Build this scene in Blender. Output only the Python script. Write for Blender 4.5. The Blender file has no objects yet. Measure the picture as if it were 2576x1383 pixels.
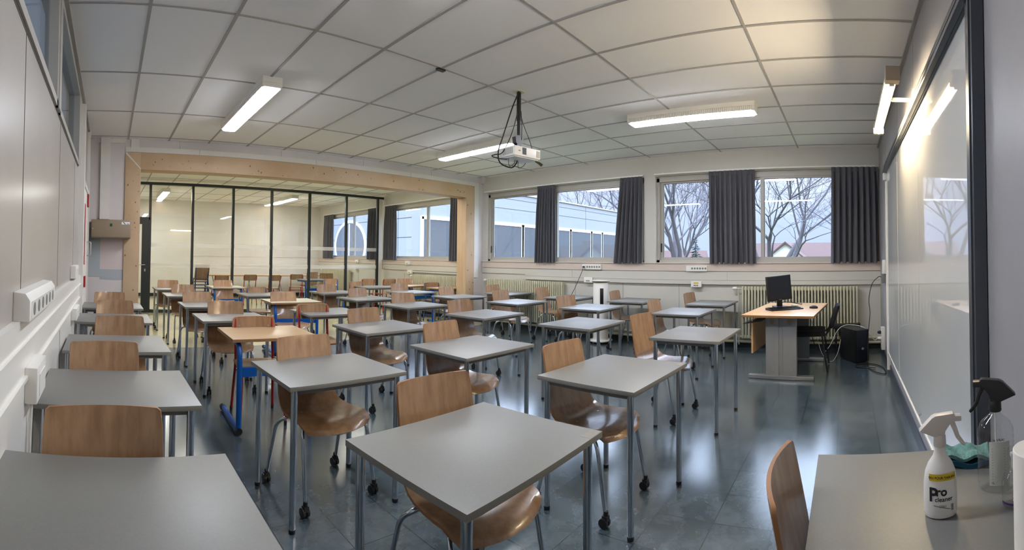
import bpy, bmesh, math, random
from mathutils import Vector, Matrix
random.seed(7)
sc = bpy.context.scene
COL = sc.collection
PI = math.pi

# ------------------------------------------------------------------ camera
F = 1178.5713            # pixels per radian of the panorama
U0, V0 = 276.2015, 620.7577
TP, TR = 0.010075, 0.022217
EYE = 1.3594
up = Vector((-TR, -TP, 1)).normalized()
a0 = Vector((0, 1, TP)).normalized()
b0 = Vector((1, 0, TR)).normalized()
thc = (1288 - U0) / F
fwd = (a0 * math.cos(thc) + b0 * math.sin(thc)).normalized()
rgt = fwd.cross(up).normalized()
up = rgt.cross(fwd).normalized()
cam = bpy.data.cameras.new('camera')
cam.type = 'PANO'
cam.panorama_type = 'CENTRAL_CYLINDRICAL'
cam.central_cylindrical_range_u_min = -1288 / F
cam.central_cylindrical_range_u_max = 1288 / F
cam.central_cylindrical_range_v_min = -(1383 - V0) / F
cam.central_cylindrical_range_v_max = V0 / F
cam.central_cylindrical_radius = 1.0
cam.clip_start = 0.02
cam.clip_end = 500
camo = bpy.data.objects.new('camera', cam)
COL.objects.link(camo)
camo.matrix_world = Matrix(((rgt.x, up.x, -fwd.x, 0), (rgt.y, up.y, -fwd.y, 0), (rgt.z, up.z, -fwd.z, EYE), (0, 0, 0, 1)))
sc.camera = camo

# ------------------------------------------------------------------ view, sky, daylight
sc.view_settings.view_transform = 'Standard'
sc.view_settings.look = 'None'
sc.view_settings.gamma = 1.0
sc.view_settings.use_curve_mapping = False
sc.view_settings.exposure = 0.42
sc.cycles.max_bounces = 12
sc.cycles.diffuse_bounces = 8
sc.cycles.glossy_bounces = 5
sc.cycles.transparent_max_bounces = 16
sc.cycles.transmission_bounces = 8
sc.cycles.caustics_reflective = False
sc.cycles.caustics_refractive = False
sc.cycles.sample_clamp_indirect = 15.0
sc.cycles.use_denoising = True

LAMP = 50.0         # ceiling tubes, main room
LAMP_FAR = 54.0    # ceiling tubes, far room
BOARD_LAMP = 150.0
SKY = 1.75

world = bpy.data.worlds.new('overcast_sky')
sc.world = world
world.use_nodes = True
nt = world.node_tree
nt.nodes.clear()
wo = nt.nodes.new('ShaderNodeOutputWorld')
bg = nt.nodes.new('ShaderNodeBackground')
tc = nt.nodes.new('ShaderNodeTexCoord')
sx = nt.nodes.new('ShaderNodeSeparateXYZ')
nz = nt.nodes.new('ShaderNodeTexNoise')
nz.inputs['Scale'].default_value = 3.0
nz.inputs['Detail'].default_value = 4.0
ad = nt.nodes.new('ShaderNodeMath'); ad.operation = 'MULTIPLY_ADD'
ad.inputs[1].default_value = 0.16
cr = nt.nodes.new('ShaderNodeValToRGB')
els = cr.color_ramp.elements
els[0].position = 0.02; els[0].color = (0.29, 0.35, 0.51, 1)
els[1].position = 0.42; els[1].color = (0.52, 0.62, 0.82, 1)
e = els.new(0.16); e.color = (0.33, 0.40, 0.60, 1)
e = els.new(0.26); e.color = (0.46, 0.51, 0.67, 1)
nt.links.new(tc.outputs['Generated'], sx.inputs[0])
nt.links.new(tc.outputs['Generated'], nz.inputs['Vector'])
nt.links.new(nz.outputs['Fac'], ad.inputs[0])
nt.links.new(sx.outputs['Z'], ad.inputs[2])
nt.links.new(ad.outputs[0], cr.inputs[0])
nt.links.new(cr.outputs[0], bg.inputs[0])
nt.links.new(bg.outputs[0], wo.inputs[0])
zs = nt.nodes.new('ShaderNodeMapRange')      # overcast sky: overhead several times brighter than the horizon
zs.inputs['From Min'].default_value = 0.17; zs.inputs['From Max'].default_value = 0.55
zs.inputs['To Min'].default_value = SKY; zs.inputs['To Max'].default_value = SKY * 7.0
nt.links.new(sx.outputs['Z'], zs.inputs[0]); nt.links.new(zs.outputs[0], bg.inputs[1])

XW, YO, YB, XL, YF, YP, HC = 7.0, 6.86, -0.513, -0.335, 14.6, 10.6, 3.018

def portal(y0, y1):
    l = bpy.data.lights.new('daylight_portal', 'AREA')
    l.shape = 'RECTANGLE'; l.size = y1 - y0; l.size_y = 1.36
    l.cycles.is_portal = True
    o = bpy.data.objects.new('daylight_portal', l)
    COL.objects.link(o)
    o.location = (XW + 0.14, (y0 + y1) / 2, 1.98)
    # -Z axis of the lamp points into the room (-X)
    o.matrix_world = Matrix(((0, 0, 1, XW + 0.14), (1, 0, 0, (y0 + y1) / 2), (0, 1, 0, 1.98), (0, 0, 0, 1)))
for a, b in ((-0.48, 3.0), (3.2, 6.72), (7.2, 10.5), (10.75, 14.2)):
    portal(a, b)

# ------------------------------------------------------------------ materials
def S(r, g, b):
    f = lambda c: (c / 255 / 12.92) if c <= 10 else ((c / 255 + 0.055) / 1.055) ** 2.4
    return (f(r), f(g), f(b), 1)

def mat(name, col, rough=0.5, metal=0.0, spec=0.5, coat=0.0, noise=None, bump=None, emit=None, trans=0.0, ior=1.45):
    m = bpy.data.materials.new(name); m.use_nodes = True
    n = m.node_tree; b = n.nodes['Principled BSDF']
    b.inputs['Base Color'].default_value = col
    b.inputs['Roughness'].default_value = rough
    b.inputs['Metallic'].default_value = metal
    b.inputs['Specular IOR Level'].default_value = spec
    b.inputs['Coat Weight'].default_value = coat
    b.inputs['Coat Roughness'].default_value = 0.08
    b.inputs['Transmission Weight'].default_value = trans
    b.inputs['IOR'].default_value = ior
    if emit:
        b.inputs['Emission Color'].default_value = emit[0]
        b.inputs['Emission Strength'].default_value = emit[1]
    if noise:      # (scale vector, second colour, low, high)
        t = n.nodes.new('ShaderNodeTexCoord'); mp = n.nodes.new('ShaderNodeMapping')
        mp.inputs['Scale'].default_value = noise[0]
        q = n.nodes.new('ShaderNodeTexNoise'); q.inputs['Scale'].default_value = 1.0
        q.inputs['Detail'].default_value = 5.0; q.inputs['Roughness'].default_value = 0.6
        r = n.nodes.new('ShaderNodeValToRGB')
        r.color_ramp.elements[0].position = noise[2]; r.color_ramp.elements[1].position = noise[3]
        r.color_ramp.elements[0].color = col; r.color_ramp.elements[1].color = noise[1]
        n.links.new(t.outputs['Object'], mp.inputs[0]); n.links.new(mp.outputs[0], q.inputs['Vector'])
        n.links.new(q.outputs['Fac'], r.inputs[0]); n.links.new(r.outputs[0], b.inputs['Base Color'])
    if bump:       # (scale, strength)
        t = n.nodes.new('ShaderNodeTexCoord')
        q = n.nodes.new('ShaderNodeTexNoise'); q.inputs['Scale'].default_value = bump[0]; q.inputs['Detail'].default_value = 3
        bu = n.nodes.new('ShaderNodeBump'); bu.inputs['Strength'].default_value = bump[1]; bu.inputs['Distance'].default_value = 0.004
        n.links.new(t.outputs['Object'], q.inputs['Vector']); n.links.new(q.outputs['Fac'], bu.inputs['Height'])
        n.links.new(bu.outputs[0], b.inputs['Normal'])
    return m

M = {}
M['wall'] = mat('wall_paint', S(222, 219, 214), 0.55, noise=((1.2, 1.2, 1.2), S(212, 207, 198), 0.35, 0.75), bump=(60, 0.05))
M['wall_cream'] = mat('cream_wall_paint', S(204, 202, 194), 0.5, noise=((0.8, 0.8, 0.8), S(196, 194, 185), 0.3, 0.8))
M['wall_grey'] = mat('grey_wall_paint', S(160, 158, 160), 0.42, noise=((3, 3, 3), S(153, 151, 153), 0.35, 0.7), bump=(40, 0.12))
M['wall_lilac'] = mat('lilac_grey_paint', S(210, 204, 203), 0.6, noise=((2, 2, 2), S(203, 197, 196), 0.3, 0.7))
M['panel'] = mat('white_laminate_panel', S(176, 170, 163), 0.28, noise=((2, 2, 2), S(168, 162, 155), 0.35, 0.7))
M['transom_glow'] = mat('glowing_corridor_backing', S(205, 208, 212), 0.6, emit=((0.75, 0.85, 1.0, 1), 0.42))  # bluish emission stands in for corridor light behind the transom
M['patch_blue'] = mat('old_blue_paint', S(168, 175, 180), 0.6)
M['patch_pink'] = mat('old_pink_paint', S(206, 192, 190), 0.6)
M['joint'] = mat('dark_panel_joint', S(70, 66, 62), 0.8)
M['seam'] = mat('pale_panel_seam', S(150, 147, 138), 0.7)
M['trunk'] = mat('white_plastic_trunking', S(228, 226, 220), 0.3)
M['ceil'] = mat('ceiling_tile', S(243, 242, 243), 0.85, noise=((1.0, 1.0, 1.0), S(240, 239, 240), 0.3, 0.7), bump=(150, 0.15))
M['tbar'] = mat('grey_ceiling_bar', S(166, 163, 161), 0.5)
M['torn'] = mat('torn_brown_fibre', S(105, 82, 62), 0.9)
M['wood'] = mat('spruce_beam', S(196, 170, 140), 0.5, noise=((1.5, 14, 1.5), S(182, 152, 118), 0.35, 0.7))
M['knot'] = mat('wood_knot', S(140, 96, 64), 0.6)
M['apron'] = mat('pinkish_sill_board', S(205, 192, 182), 0.45)
M['alu'] = mat('grey_beige_aluminium', S(176, 172, 164), 0.35, metal=0.0)
M['dkgrey'] = mat('dark_grey_profile', S(88, 92, 98), 0.35, metal=0.5)
M['white'] = mat('white_plastic', S(232, 231, 226), 0.35)
M['cream'] = mat('cream_plastic', S(214, 206, 178), 0.4)
M['beige_metal'] = mat('beige_enamel', S(196, 192, 168), 0.4)
M['rad'] = mat('radiator_enamel', S(196, 193, 168), 0.35)
M['black'] = mat('black_plastic', S(26, 26, 28), 0.4)
M['blackmat'] = mat('black_fabric', S(20, 20, 24), 0.9)
M['screen'] = mat('dark_screen', S(24, 28, 38), 0.25)
M['frame_black'] = mat('black_painted_steel', S(32, 38, 40), 0.4)
M['red'] = mat('red_paint', S(150, 22, 26), 0.35)
M['blue'] = mat('blue_paint', S(6, 74, 150), 0.3)
M['navy'] = mat('navy_frame_paint', S(36, 66, 120), 0.35)
M['curtain'] = mat('charcoal_curtain', S(92, 92, 98), 0.95, noise=((30, 30, 2), S(84, 84, 90), 0.3, 0.7))
M['top'] = mat('light_grey_laminate', S(122, 121, 118), 0.42, spec=0.5, noise=((160, 160, 160), S(119, 118, 115), 0.4, 0.6))
M['top_cream'] = mat('cream_laminate', S(206, 200, 178), 0.3)
M['top_beech'] = mat('beech_laminate', S(178, 148, 112), 0.32, noise=((3, 40, 3), S(168, 136, 100), 0.35, 0.7))
M['edge'] = mat('grey_edge_band', S(128, 126, 122), 0.5)
M['edge_brown'] = mat('brown_edge_band', S(140, 106, 70), 0.5)
M['pine'] = mat('desk_beech', S(222, 180, 132), 0.35, noise=((3, 30, 3), S(212, 168, 120), 0.35, 0.7))
M['ply'] = mat('beech_plywood', S(162, 130, 100), 0.28, coat=0.25, noise=((26, 26, 2.2), S(138, 106, 78), 0.38, 0.66))
M['ply_edge'] = mat('plywood_edge', S(150, 104, 66), 0.5)
M['chrome'] = mat('chrome', S(188, 196, 204), 0.16, metal=1.0)
M['tape'] = mat('worn_grey_tape', S(134, 128, 121), 0.6)
M['steel'] = mat('satin_steel', S(180, 180, 178), 0.3, metal=0.8)
M['deskgrey'] = mat('grey_desk_enamel', S(146, 147, 148), 0.4)
M['cabinet'] = mat('taupe_enamel', S(140, 124, 104), 0.4)
M['board'] = mat('white_enamel_board', S(204, 205, 204), 0.02, spec=0.85, coat=0.0)
M['yellow'] = mat('yellow_label', S(206, 176, 30), 0.5)
M['green'] = mat('green_label', S(20, 70, 50), 0.5)
M['ink'] = mat('black_ink', S(36, 36, 40), 0.6)
M['ink_grey'] = mat('grey_ink', S(120, 122, 122), 0.6)
M['purple'] = mat('purple_print', S(86, 52, 120), 0.5)
M['bottle_white'] = mat('white_bottle_plastic', S(226, 224, 220), 0.3)
M['trigger'] = mat('off_white_trigger', S(206, 198, 192), 0.35)
M['paper'] = mat('paper_roll', S(228, 224, 216), 0.9)
M['teal'] = mat('teal_microfibre', S(118, 158, 150), 0.95, noise=((160, 60, 60), S(84, 130, 128), 0.35, 0.65), bump=(300, 0.6))
M['teal_dark'] = mat('dark_teal_microfibre', S(18, 66, 84), 0.95)
M['label_paper'] = mat('pale_label', S(196, 198, 192), 0.5)
M['bark'] = mat('grey_bark', S(84, 80, 84), 0.9)
M['fir'] = mat('fir_needles', S(58, 72, 66), 0.95)
M['bush'] = mat('winter_bush', S(104, 98, 94), 0.95)
M['roof'] = mat('red_roof_tiles', S(80, 58, 54), 0.8, noise=((9, 9, 9), S(70, 50, 47), 0.4, 0.6))
M['render_wall'] = mat('pale_render', S(206, 202, 196), 0.8)
M['brick'] = mat('brown_brick', S(140, 112, 92), 0.85)
M['facade'] = mat('white_facade_panel', S(140, 142, 148), 0.35)
M['grass'] = mat('winter_lawn', S(92, 100, 70), 0.95)
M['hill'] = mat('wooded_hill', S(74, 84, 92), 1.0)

def glass_mat(name, tint, refl_rough=0.0, base_refl=1.5):
    m = bpy.data.materials.new(name); m.use_nodes = True
    n = m.node_tree; n.nodes.clear()
    out = n.nodes.new('ShaderNodeOutputMaterial'); mx = n.nodes.new('ShaderNodeMixShader')
    fr = n.nodes.new('ShaderNodeFresnel'); fr.inputs[0].default_value = base_refl
    ge = n.nodes.new('ShaderNodeNewGeometry'); mi = n.nodes.new('ShaderNodeMix'); mi.data_type = 'FLOAT'   # same index from both sides of the pane
    mi.inputs[2].default_value = base_refl; mi.inputs[3].default_value = 1 / base_refl
    n.links.new(ge.outputs['Backfacing'], mi.inputs[0]); n.links.new(mi.outputs[0], fr.inputs[0])
    tr = n.nodes.new('ShaderNodeBsdfTransparent'); tr.inputs[0].default_value = tint
    gl = n.nodes.new('ShaderNodeBsdfGlossy'); gl.inputs['Roughness'].default_value = refl_rough
    n.links.new(fr.outputs[0], mx.inputs[0]); n.links.new(tr.outputs[0], mx.inputs[1]); n.links.new(gl.outputs[0], mx.inputs[2])
    n.links.new(mx.outputs[0], out.inputs[0])
    return m
M['glass'] = glass_mat('window_glass', (0.95, 0.97, 0.98, 1))
M['glass_blue'] = glass_mat('transom_glass', (0.62, 0.68, 0.74, 1), 0.02, 1.6)
M['bottle_clear'] = glass_mat('clear_bottle_plastic', (0.95, 0.96, 0.96, 1), 0.03, 1.6)
M['frost'] = bpy.data.materials.new('frosted_film'); M['frost'].use_nodes = True
_n = M['frost'].node_tree; _n.nodes.clear()
_o = _n.nodes.new('ShaderNodeOutputMaterial'); _m = _n.nodes.new('ShaderNodeMixShader'); _m.inputs[0].default_value = 0.3
_t = _n.nodes.new('ShaderNodeBsdfTransparent'); _d = _n.nodes.new('ShaderNodeBsdfDiffuse'); _d.inputs[0].default_value = S(240, 240, 240)
_n.links.new(_t.outputs[0], _m.inputs[1]); _n.links.new(_d.outputs[0], _m.inputs[2]); _n.links.new(_m.outputs[0], _o.inputs[0])
M['facade_glass'] = mat('reflecting_window_glass', S(92, 94, 98), 0.03, spec=0.8, metal=0.15)
M['tube'] = mat('lit_tube_diffuser', (1, 1, 1, 1), 0.5, emit=((0.94, 0.98, 1.08, 1), LAMP))
M['tube_far'] = mat('lit_warm_diffuser', (1, 1, 1, 1), 0.5, emit=((1.0, 0.96, 0.87, 1), LAMP_FAR))
M['tube_board'] = mat('lit_board_tube', (1, 1, 1, 1), 0.5, emit=((1.0, 0.80, 0.52, 1), BOARD_LAMP))

def grid_floor(name, ca, cb, joint, rough, ox, oy, step=0.305):
    m = bpy.data.materials.new(name); m.use_nodes = True
    n = m.node_tree; b = n.nodes['Principled BSDF']
    tc = n.nodes.new('ShaderNodeTexCoord')
    mp = n.nodes.new('ShaderNodeMapping'); mp.inputs['Location'].default_value = (-ox, -oy, 0)
    br = n.nodes.new('ShaderNodeTexBrick')
    br.offset = 0.0; br.squash = 1.0
    br.inputs['Scale'].default_value = 1.0
    br.inputs['Brick Width'].default_value = step; br.inputs['Row Height'].default_value = step
    br.inputs['Mortar Size'].default_value = 0.0026; br.inputs['Mortar Smooth'].default_value = 0.3
    br.inputs['Bias'].default_value = 0.0
    br.inputs['Color1'].default_value = (0, 0, 0, 1); br.inputs['Color2'].default_value = (1, 1, 1, 1)
    n.links.new(tc.outputs['Object'], mp.inputs[0]); n.links.new(mp.outputs[0], br.inputs['Vector'])
    q = n.nodes.new('ShaderNodeTexNoise'); q.inputs['Scale'].default_value = 7.0; q.inputs['Detail'].default_value = 8; q.inputs['Roughness'].default_value = 0.72
    q.inputs['Distortion'].default_value = 0.35
    n.links.new(tc.outputs['Object'], q.inputs['Vector'])
    ov = n.nodes.new('ShaderNodeMath'); ov.operation = 'MULTIPLY_ADD'; ov.inputs[1].default_value = 0.10
    n.links.new(br.outputs['Color'], ov.inputs[0]); n.links.new(q.outputs['Fac'], ov.inputs[2])
    r = n.nodes.new('ShaderNodeValToRGB'); r.color_ramp.elements[0].position = 0.38; r.color_ramp.elements[1].position = 0.68
    r.color_ramp.elements[0].color = ca; r.color_ramp.elements[1].color = cb
    n.links.new(ov.outputs[0], r.inputs[0])
    mx = n.nodes.new('ShaderNodeMix'); mx.data_type = 'RGBA'
    n.links.new(br.outputs['Fac'], mx.inputs[0]); n.links.new(r.outputs[0], mx.inputs[6]); mx.inputs[7].default_value = joint
    n.links.new(mx.outputs[2], b.inputs['Base Color'])
    rr = n.nodes.new('ShaderNodeMapRange'); rr.inputs['To Min'].default_value = rough * 0.75; rr.inputs['To Max'].default_value = rough * 1.35
    n.links.new(q.outputs['Fac'], rr.inputs[0]); n.links.new(rr.outputs[0], b.inputs['Roughness'])
    q2 = n.nodes.new('ShaderNodeTexNoise'); q2.inputs['Scale'].default_value = 6; q2.inputs['Detail'].default_value = 1
    n.links.new(tc.outputs['Object'], q2.inputs['Vector'])
    bu = n.nodes.new('ShaderNodeBump'); bu.inputs['Strength'].default_value = 0.05; bu.inputs['Distance'].default_value = 0.004
    n.links.new(q2.outputs['Fac'], bu.inputs['Height']); n.links.new(bu.outputs[0], b.inputs['Normal'])
    b.inputs['Specular IOR Level'].default_value = 0.85
    b.inputs['Coat Weight'].default_value = 0.6; b.inputs['Coat Roughness'].default_value = 0.17
    return m
M['floor'] = grid_floor('blue_grey_vinyl_tiles', S(50, 64, 71), S(74, 88, 96), S(20, 28, 34), 0.20, 3.255, 0.075)
M['floor_far'] = grid_floor('cream_vinyl_floor', S(196, 188, 140), S(206, 198, 154), S(190, 182, 136), 0.18, 0, 0, 30)

# ------------------------------------------------------------------ mesh helpers
class MB:
    def __init__(s): s.v = []; s.f = []; s.mi = []; s.m = 0
    def add(s, vs, fs, T=None):
        n = len(s.v)
        for p in vs:
            p = Vector(p); s.v.append(T @ p if T else p)
        for f in fs: s.f.append([n + i for i in f]); s.mi.append(s.m)
        return s
    def box(s, x0, x1, y0, y1, z0, z1, T=None):
        vs = [(x0, y0, z0), (x1, y0, z0), (x1, y1, z0), (x0, y1, z0), (x0, y0, z1), (x1, y0, z1), (x1, y1, z1), (x0, y1, z1)]
        return s.add(vs, [(0, 3, 2, 1), (4, 5, 6, 7), (0, 1, 5, 4), (1, 2, 6, 5), (2, 3, 7, 6), (3, 0, 4, 7)], T)
    def cbox(s, c, d, T=None):
        return s.box(c[0] - d[0] / 2, c[0] + d[0] / 2, c[1] - d[1] / 2, c[1] + d[1] / 2, c[2] - d[2] / 2, c[2] + d[2] / 2, T)
    def slab(s, x0, x1, y0, y1, z0, z1, side):     # top and bottom faces keep s.m, sides use material 'side'
        m = s.m; s.box(x0, x1, y0, y1, z0, z1); s.mi[-4:] = [side] * 4; return s
    def tube(s, pts, r, seg=10, cap=True, T=None):
        pts = [Vector(p) for p in pts]
        rs = r if isinstance(r, (list, tuple)) else [r] * len(pts)
        vs = []; fs = []
        prev = None
        for i, p in enumerate(pts):
            if i == 0: d = pts[1] - p
            elif i == len(pts) - 1: d = p - pts[i - 1]
            else: d = (pts[i + 1] - p).normalized() + (p - pts[i - 1]).normalized()
            d.normalize()
            if prev is None:
                u = d.orthogonal().normalized()
            else:
                u = prev - d * prev.dot(d)
                if u.length < 1e-6: u = d.orthogonal()
                u.normalize()
            prev = u; w = d.cross(u)
            for k in range(seg):
                a = 2 * PI * k / seg
                vs.append(p + (u * math.cos(a) + w * math.sin(a)) * rs[i])
        for i in range(len(pts) - 1):
            for k in range(seg):
                k2 = (k + 1) % seg
                fs.append((i * seg + k, i * seg + k2, (i + 1) * seg + k2, (i + 1) * seg + k))
        if cap:
            fs.append(tuple(range(seg))[::-1]); fs.append(tuple((len(pts) - 1) * seg + k for k in range(seg)))
        return s.add(vs, fs, T)
    def lathe(s, prof, seg=24, c=(0, 0, 0), T=None, sx=1.0, sy=1.0):
        vs = []; fs = []
        for r, z in prof:
            for k in range(seg):
                a = 2 * PI * k / seg
                vs.append((c[0] + r * math.cos(a) * sx, c[1] + r * math.sin(a) * sy, c[2] + z))
        for i in range(len(prof) - 1):
            for k in range(seg):
                k2 = (k + 1) % seg
                fs.append((i * seg + k, i * seg + k2, (i + 1) * seg + k2, (i + 1) * seg + k))
        fs.append(tuple(range(seg))[::-1]); fs.append(tuple((len(prof) - 1) * seg + k for k in range(seg)))
        return s.add(vs, fs, T)
    def prism(s, poly, h0, h1, axis='z', T=None):
        def P(a, b, h): return {'z': (a, b, h), 'y': (a, h, b), 'x': (h, a, b)}[axis]
        n = len(poly)
        vs = [P(a, b, h0) for a, b in poly] + [P(a, b, h1) for a, b in poly]
        fs = [tuple(range(n)), tuple(range(2 * n - 1, n - 1, -1))] + [(i, i + n, (i + 1) % n + n, (i + 1) % n) for i in range(n)]
        return s.add(vs, fs, T)
    def sheet(s, rows, th, T=None):     # a grid of points thickened along its normals
        nr, nc = len(rows), len(rows[0])
        R = [[Vector(p) for p in r] for r in rows]
        vs = []; 
        for side in (0.5, -0.5):
            for i in range(nr):
                for j in range(nc):
                    a = R[min(i + 1, nr - 1)][j] - R[max(i - 1, 0)][j]
                    b = R[i][min(j + 1, nc - 1)] - R[i][max(j - 1, 0)]
                    n = a.cross(b); n.normalize()
                    vs.append(R[i][j] + n * th * side)
        o = nr * nc; fs = []
        for i in range(nr - 1):
            for j in range(nc - 1):
                k = i * nc + j
                fs.append((k, k + nc, k + nc + 1, k + 1)); fs.append((o + k, o + k + 1, o + k + nc + 1, o + k + nc))
        ring = [j for j in range(nc)] + [i * nc + nc - 1 for i in range(1, nr)] + [(nr - 1) * nc + j for j in range(nc - 2, -1, -1)] + [i * nc for i in range(nr - 2, 0, -1)]
        for a, b in zip(ring, ring[1:] + ring[:1]): fs.append((a, b, o + b, o + a))
        ne = len(ring)
        s.add(vs, fs, T)
        return ne
    def build(s, name, mats, parent=None, bevel=0.0, loc=None, rz=0.0, angle=38):
        me = bpy.data.meshes.new(name)
        me.from_pydata([tuple(v) for v in s.v], [], s.f)
        mats = mats if isinstance(mats, (list, tuple)) else [mats]
        for m in mats: me.materials.append(M[m])
        me.polygons.foreach_set('material_index', s.mi)
        bm = bmesh.new(); bm.from_mesh(me)
        bmesh.ops.recalc_face_normals(bm, faces=bm.faces)
        if bevel:
            es = [e for e in bm.edges if len(e.link_faces) == 2 and e.calc_face_angle(0) > 0.9]
            bmesh.ops.bevel(bm, geom=es, offset=bevel, segments=2, affect='EDGES', profile=0.6)
        bm.to_mesh(me); bm.free()
        me.shade_smooth(); me.set_sharp_from_angle(angle=math.radians(angle))
        o = bpy.data.objects.new(name, me); COL.objects.link(o)
        if parent is not None: o.parent = parent
        if loc is not None: o.location = loc
        if rz: o.rotation_euler[2] = rz
        return o

def tag(o, label=None, cat=None, group=None, kind=None):
    if label: o['label'] = label
    if cat: o['category'] = cat
    if group: o['group'] = group
    if kind: o['kind'] = kind
    return o
def thing(name, label, cat, loc=(0, 0, 0), rz=0.0, group=None):
    o = bpy.data.objects.new(name, None); COL.objects.link(o)
    o.location = loc; o.rotation_euler[2] = rz; o.empty_display_size = 0.1
    return tag(o, label, cat, group)
def copy_tree(o, parent=None):
    c = o.copy(); COL.objects.link(c); c.parent = parent
    for ch in list(o.children): copy_tree(ch, c)
    return c
def place(proto, used, loc, rz, label, group=None):
    o = proto if not used else copy_tree(proto)
    o.location = loc; o.rotation_euler[2] = rz; o['label'] = label
    if group: o['group'] = group
    return o
def struct(o): o['kind'] = 'structure'; return o
def B(x0, x1, y0, y1, z0, z1): return MB().box(x0, x1, y0, y1, z0, z1)
def arc(c, r, a0, a1, n=6, plane='xz', off=0.0):
    out = []
    for i in range(n + 1):
        a = math.radians(a0 + (a1 - a0) * i / n)
        p, q = r * math.cos(a), r * math.sin(a)
        out.append({'xz': (c[0] + p, off, c[1] + q), 'yz': (off, c[0] + p, c[1] + q), 'xy': (c[0] + p, c[1] + q, off)}[plane])
    return out
def bend(pts, r=0.03, n=5):      # rounds the corners of a polyline
    P = [Vector(p) for p in pts]; out = [P[0]]
    for i in range(1, len(P) - 1):
        a = (P[i - 1] - P[i]); b = (P[i + 1] - P[i]); rr = min(r, a.length * 0.45, b.length * 0.45)
        A = P[i] + a.normalized() * rr; Bp = P[i] + b.normalized() * rr
        for k in range(n + 1):
            t = k / n; out.append(A * (1 - t) ** 2 + P[i] * 2 * t * (1 - t) + Bp * t * t)
    out.append(P[-1]); return out

# ------------------------------------------------------------------ room shell
fl = struct(MB().box(XL - 0.15, XW + 0.12, YB - 0.15, 6.69, -0.12, 0).build('floor', 'floor'))
struct(MB().box(XL - 0.15, XW + 0.12, 6.69, YF + 0.2, -0.12, 0).build('floor', 'floor_far'))
ce = struct(MB().box(XL - 0.15, XW + 0.12, YB - 0.15, YF + 0.2, HC, HC + 0.12).build('ceiling', 'ceil'))
g = MB()
x = 0.236 - 0.6
ys = [3.104 + 1.2 * k for k in range(-3, 10)]
for k in range(0, 14):
    X = 0.236 + 0.6 * (k - 0)
    if XL < X < XW: g.box(X - 0.012, X + 0.012, YB, YF, HC - 0.006, HC + 0.002)
for Y in ys:
    if YB < Y < YF: g.box(XL, XW, Y - 0.010, Y + 0.010, HC - 0.005, HC + 0.002)
g.box(XL, XL + 0.03, YB, YF, HC - 0.02, HC + 0.002); g.box(XL, XW, YB, YB + 0.03, HC - 0.02, HC + 0.002)
gb = g.build('grid_bars', 'tbar', ce)
t = MB()
t.prism([(6.28, 5.50), (6.42, 5.505), (6.55, 5.49), (6.44, 5.47)], HC - 0.006, HC - 0.001)
t.prism([(6.24, 4.92), (6.5, 5.02), (6.72, 5.12), (6.6, 4.99), (6.4, 4.91)], HC - 0.008, HC - 0.001)
t.build('torn_edge', 'torn', ce)
B(2.60, 2.68, 3.10, 3.14, HC - 0.02, HC).build('black_clip', 'black', ce)

# window wall (right)
WIN = [(-0.48, 3.0), (3.2, 6.72), (7.2, 10.5), (10.75, 14.2)]
ZS, ZT = 1.28, 2.69
w = MB()
w.box(XW, XW + 0.12, YB - 0.15, YF + 0.2, 0, ZS)
w.box(XW, XW + 0.12, YB - 0.15, YF + 0.2, ZT, HC)
last = YB - 0.15
for a, b in WIN:
    w.box(XW, XW + 0.12, last, a, ZS, ZT); last = b
w.box(XW, XW + 0.12, last, YF + 0.2, ZS, ZT)
wr = struct(w.build('wall_right', 'wall_cream'))
# pillar cover with screws, sill boards, trunking runs along the window wall
struct(MB().box(6.975, 7.0, 3.0, 3.2, ZS, ZT).build('trim_1', 'wall_cream'))
for a, b, nm in ((YB, 6.84, 2), (7.08, YP - 0.04, 3), (YP + 0.04, YF, 4)):
    q = MB(); q.box(6.972, 7.0, a, b, 1.158, ZS - 0.005)
    q.box(6.955, 7.05, a, b, ZS - 0.004, ZS + 0.012)
    struct(q.build('trim_%d' % nm, 'apron'))
q = MB(); q.box(6.965, 7.0, YB, 5.68, 1.02, 1.15); q.box(6.95, 7.0, YB, 5.68, 0.955, 1.015)
q.box(6.975, 7.0, 5.68, 6.84, 1.05, 1.15)
q.box(6.965, 7.0, 7.08, YP - 0.04, 1.03, 1.15); q.box(6.955, 7.0, 7.08, 9.3, 0.985, 1.02)
q.box(6.965, 7.0, YP + 0.04, YF, 1.03, 1.15)
struct(q.build('trim_9', 'wall_cream'))
q = MB()
for y in (0.9, 2.6, 3.6, 4.55, 6.3, 9.6, 11.9): q.box(6.9965, 7.0, y, y + 0.006, 0.12, 0.95)
for y in (1.8, 4.6): q.box(6.963, 6.9655, y, y + 0.003, 1.02, 1.15)
q.box(6.9625, 6.9655, YB, 5.68, 1.016, 1.021)
q.box(6.996, 7.0, YB, 6.84, 1.151, 1.158)
q.build('panel_seams', 'seam', wr)
struct(B(6.985, 7.0, YB, YF, 0, 0.07).build('baseboard_right', 'frame_black'))

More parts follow.
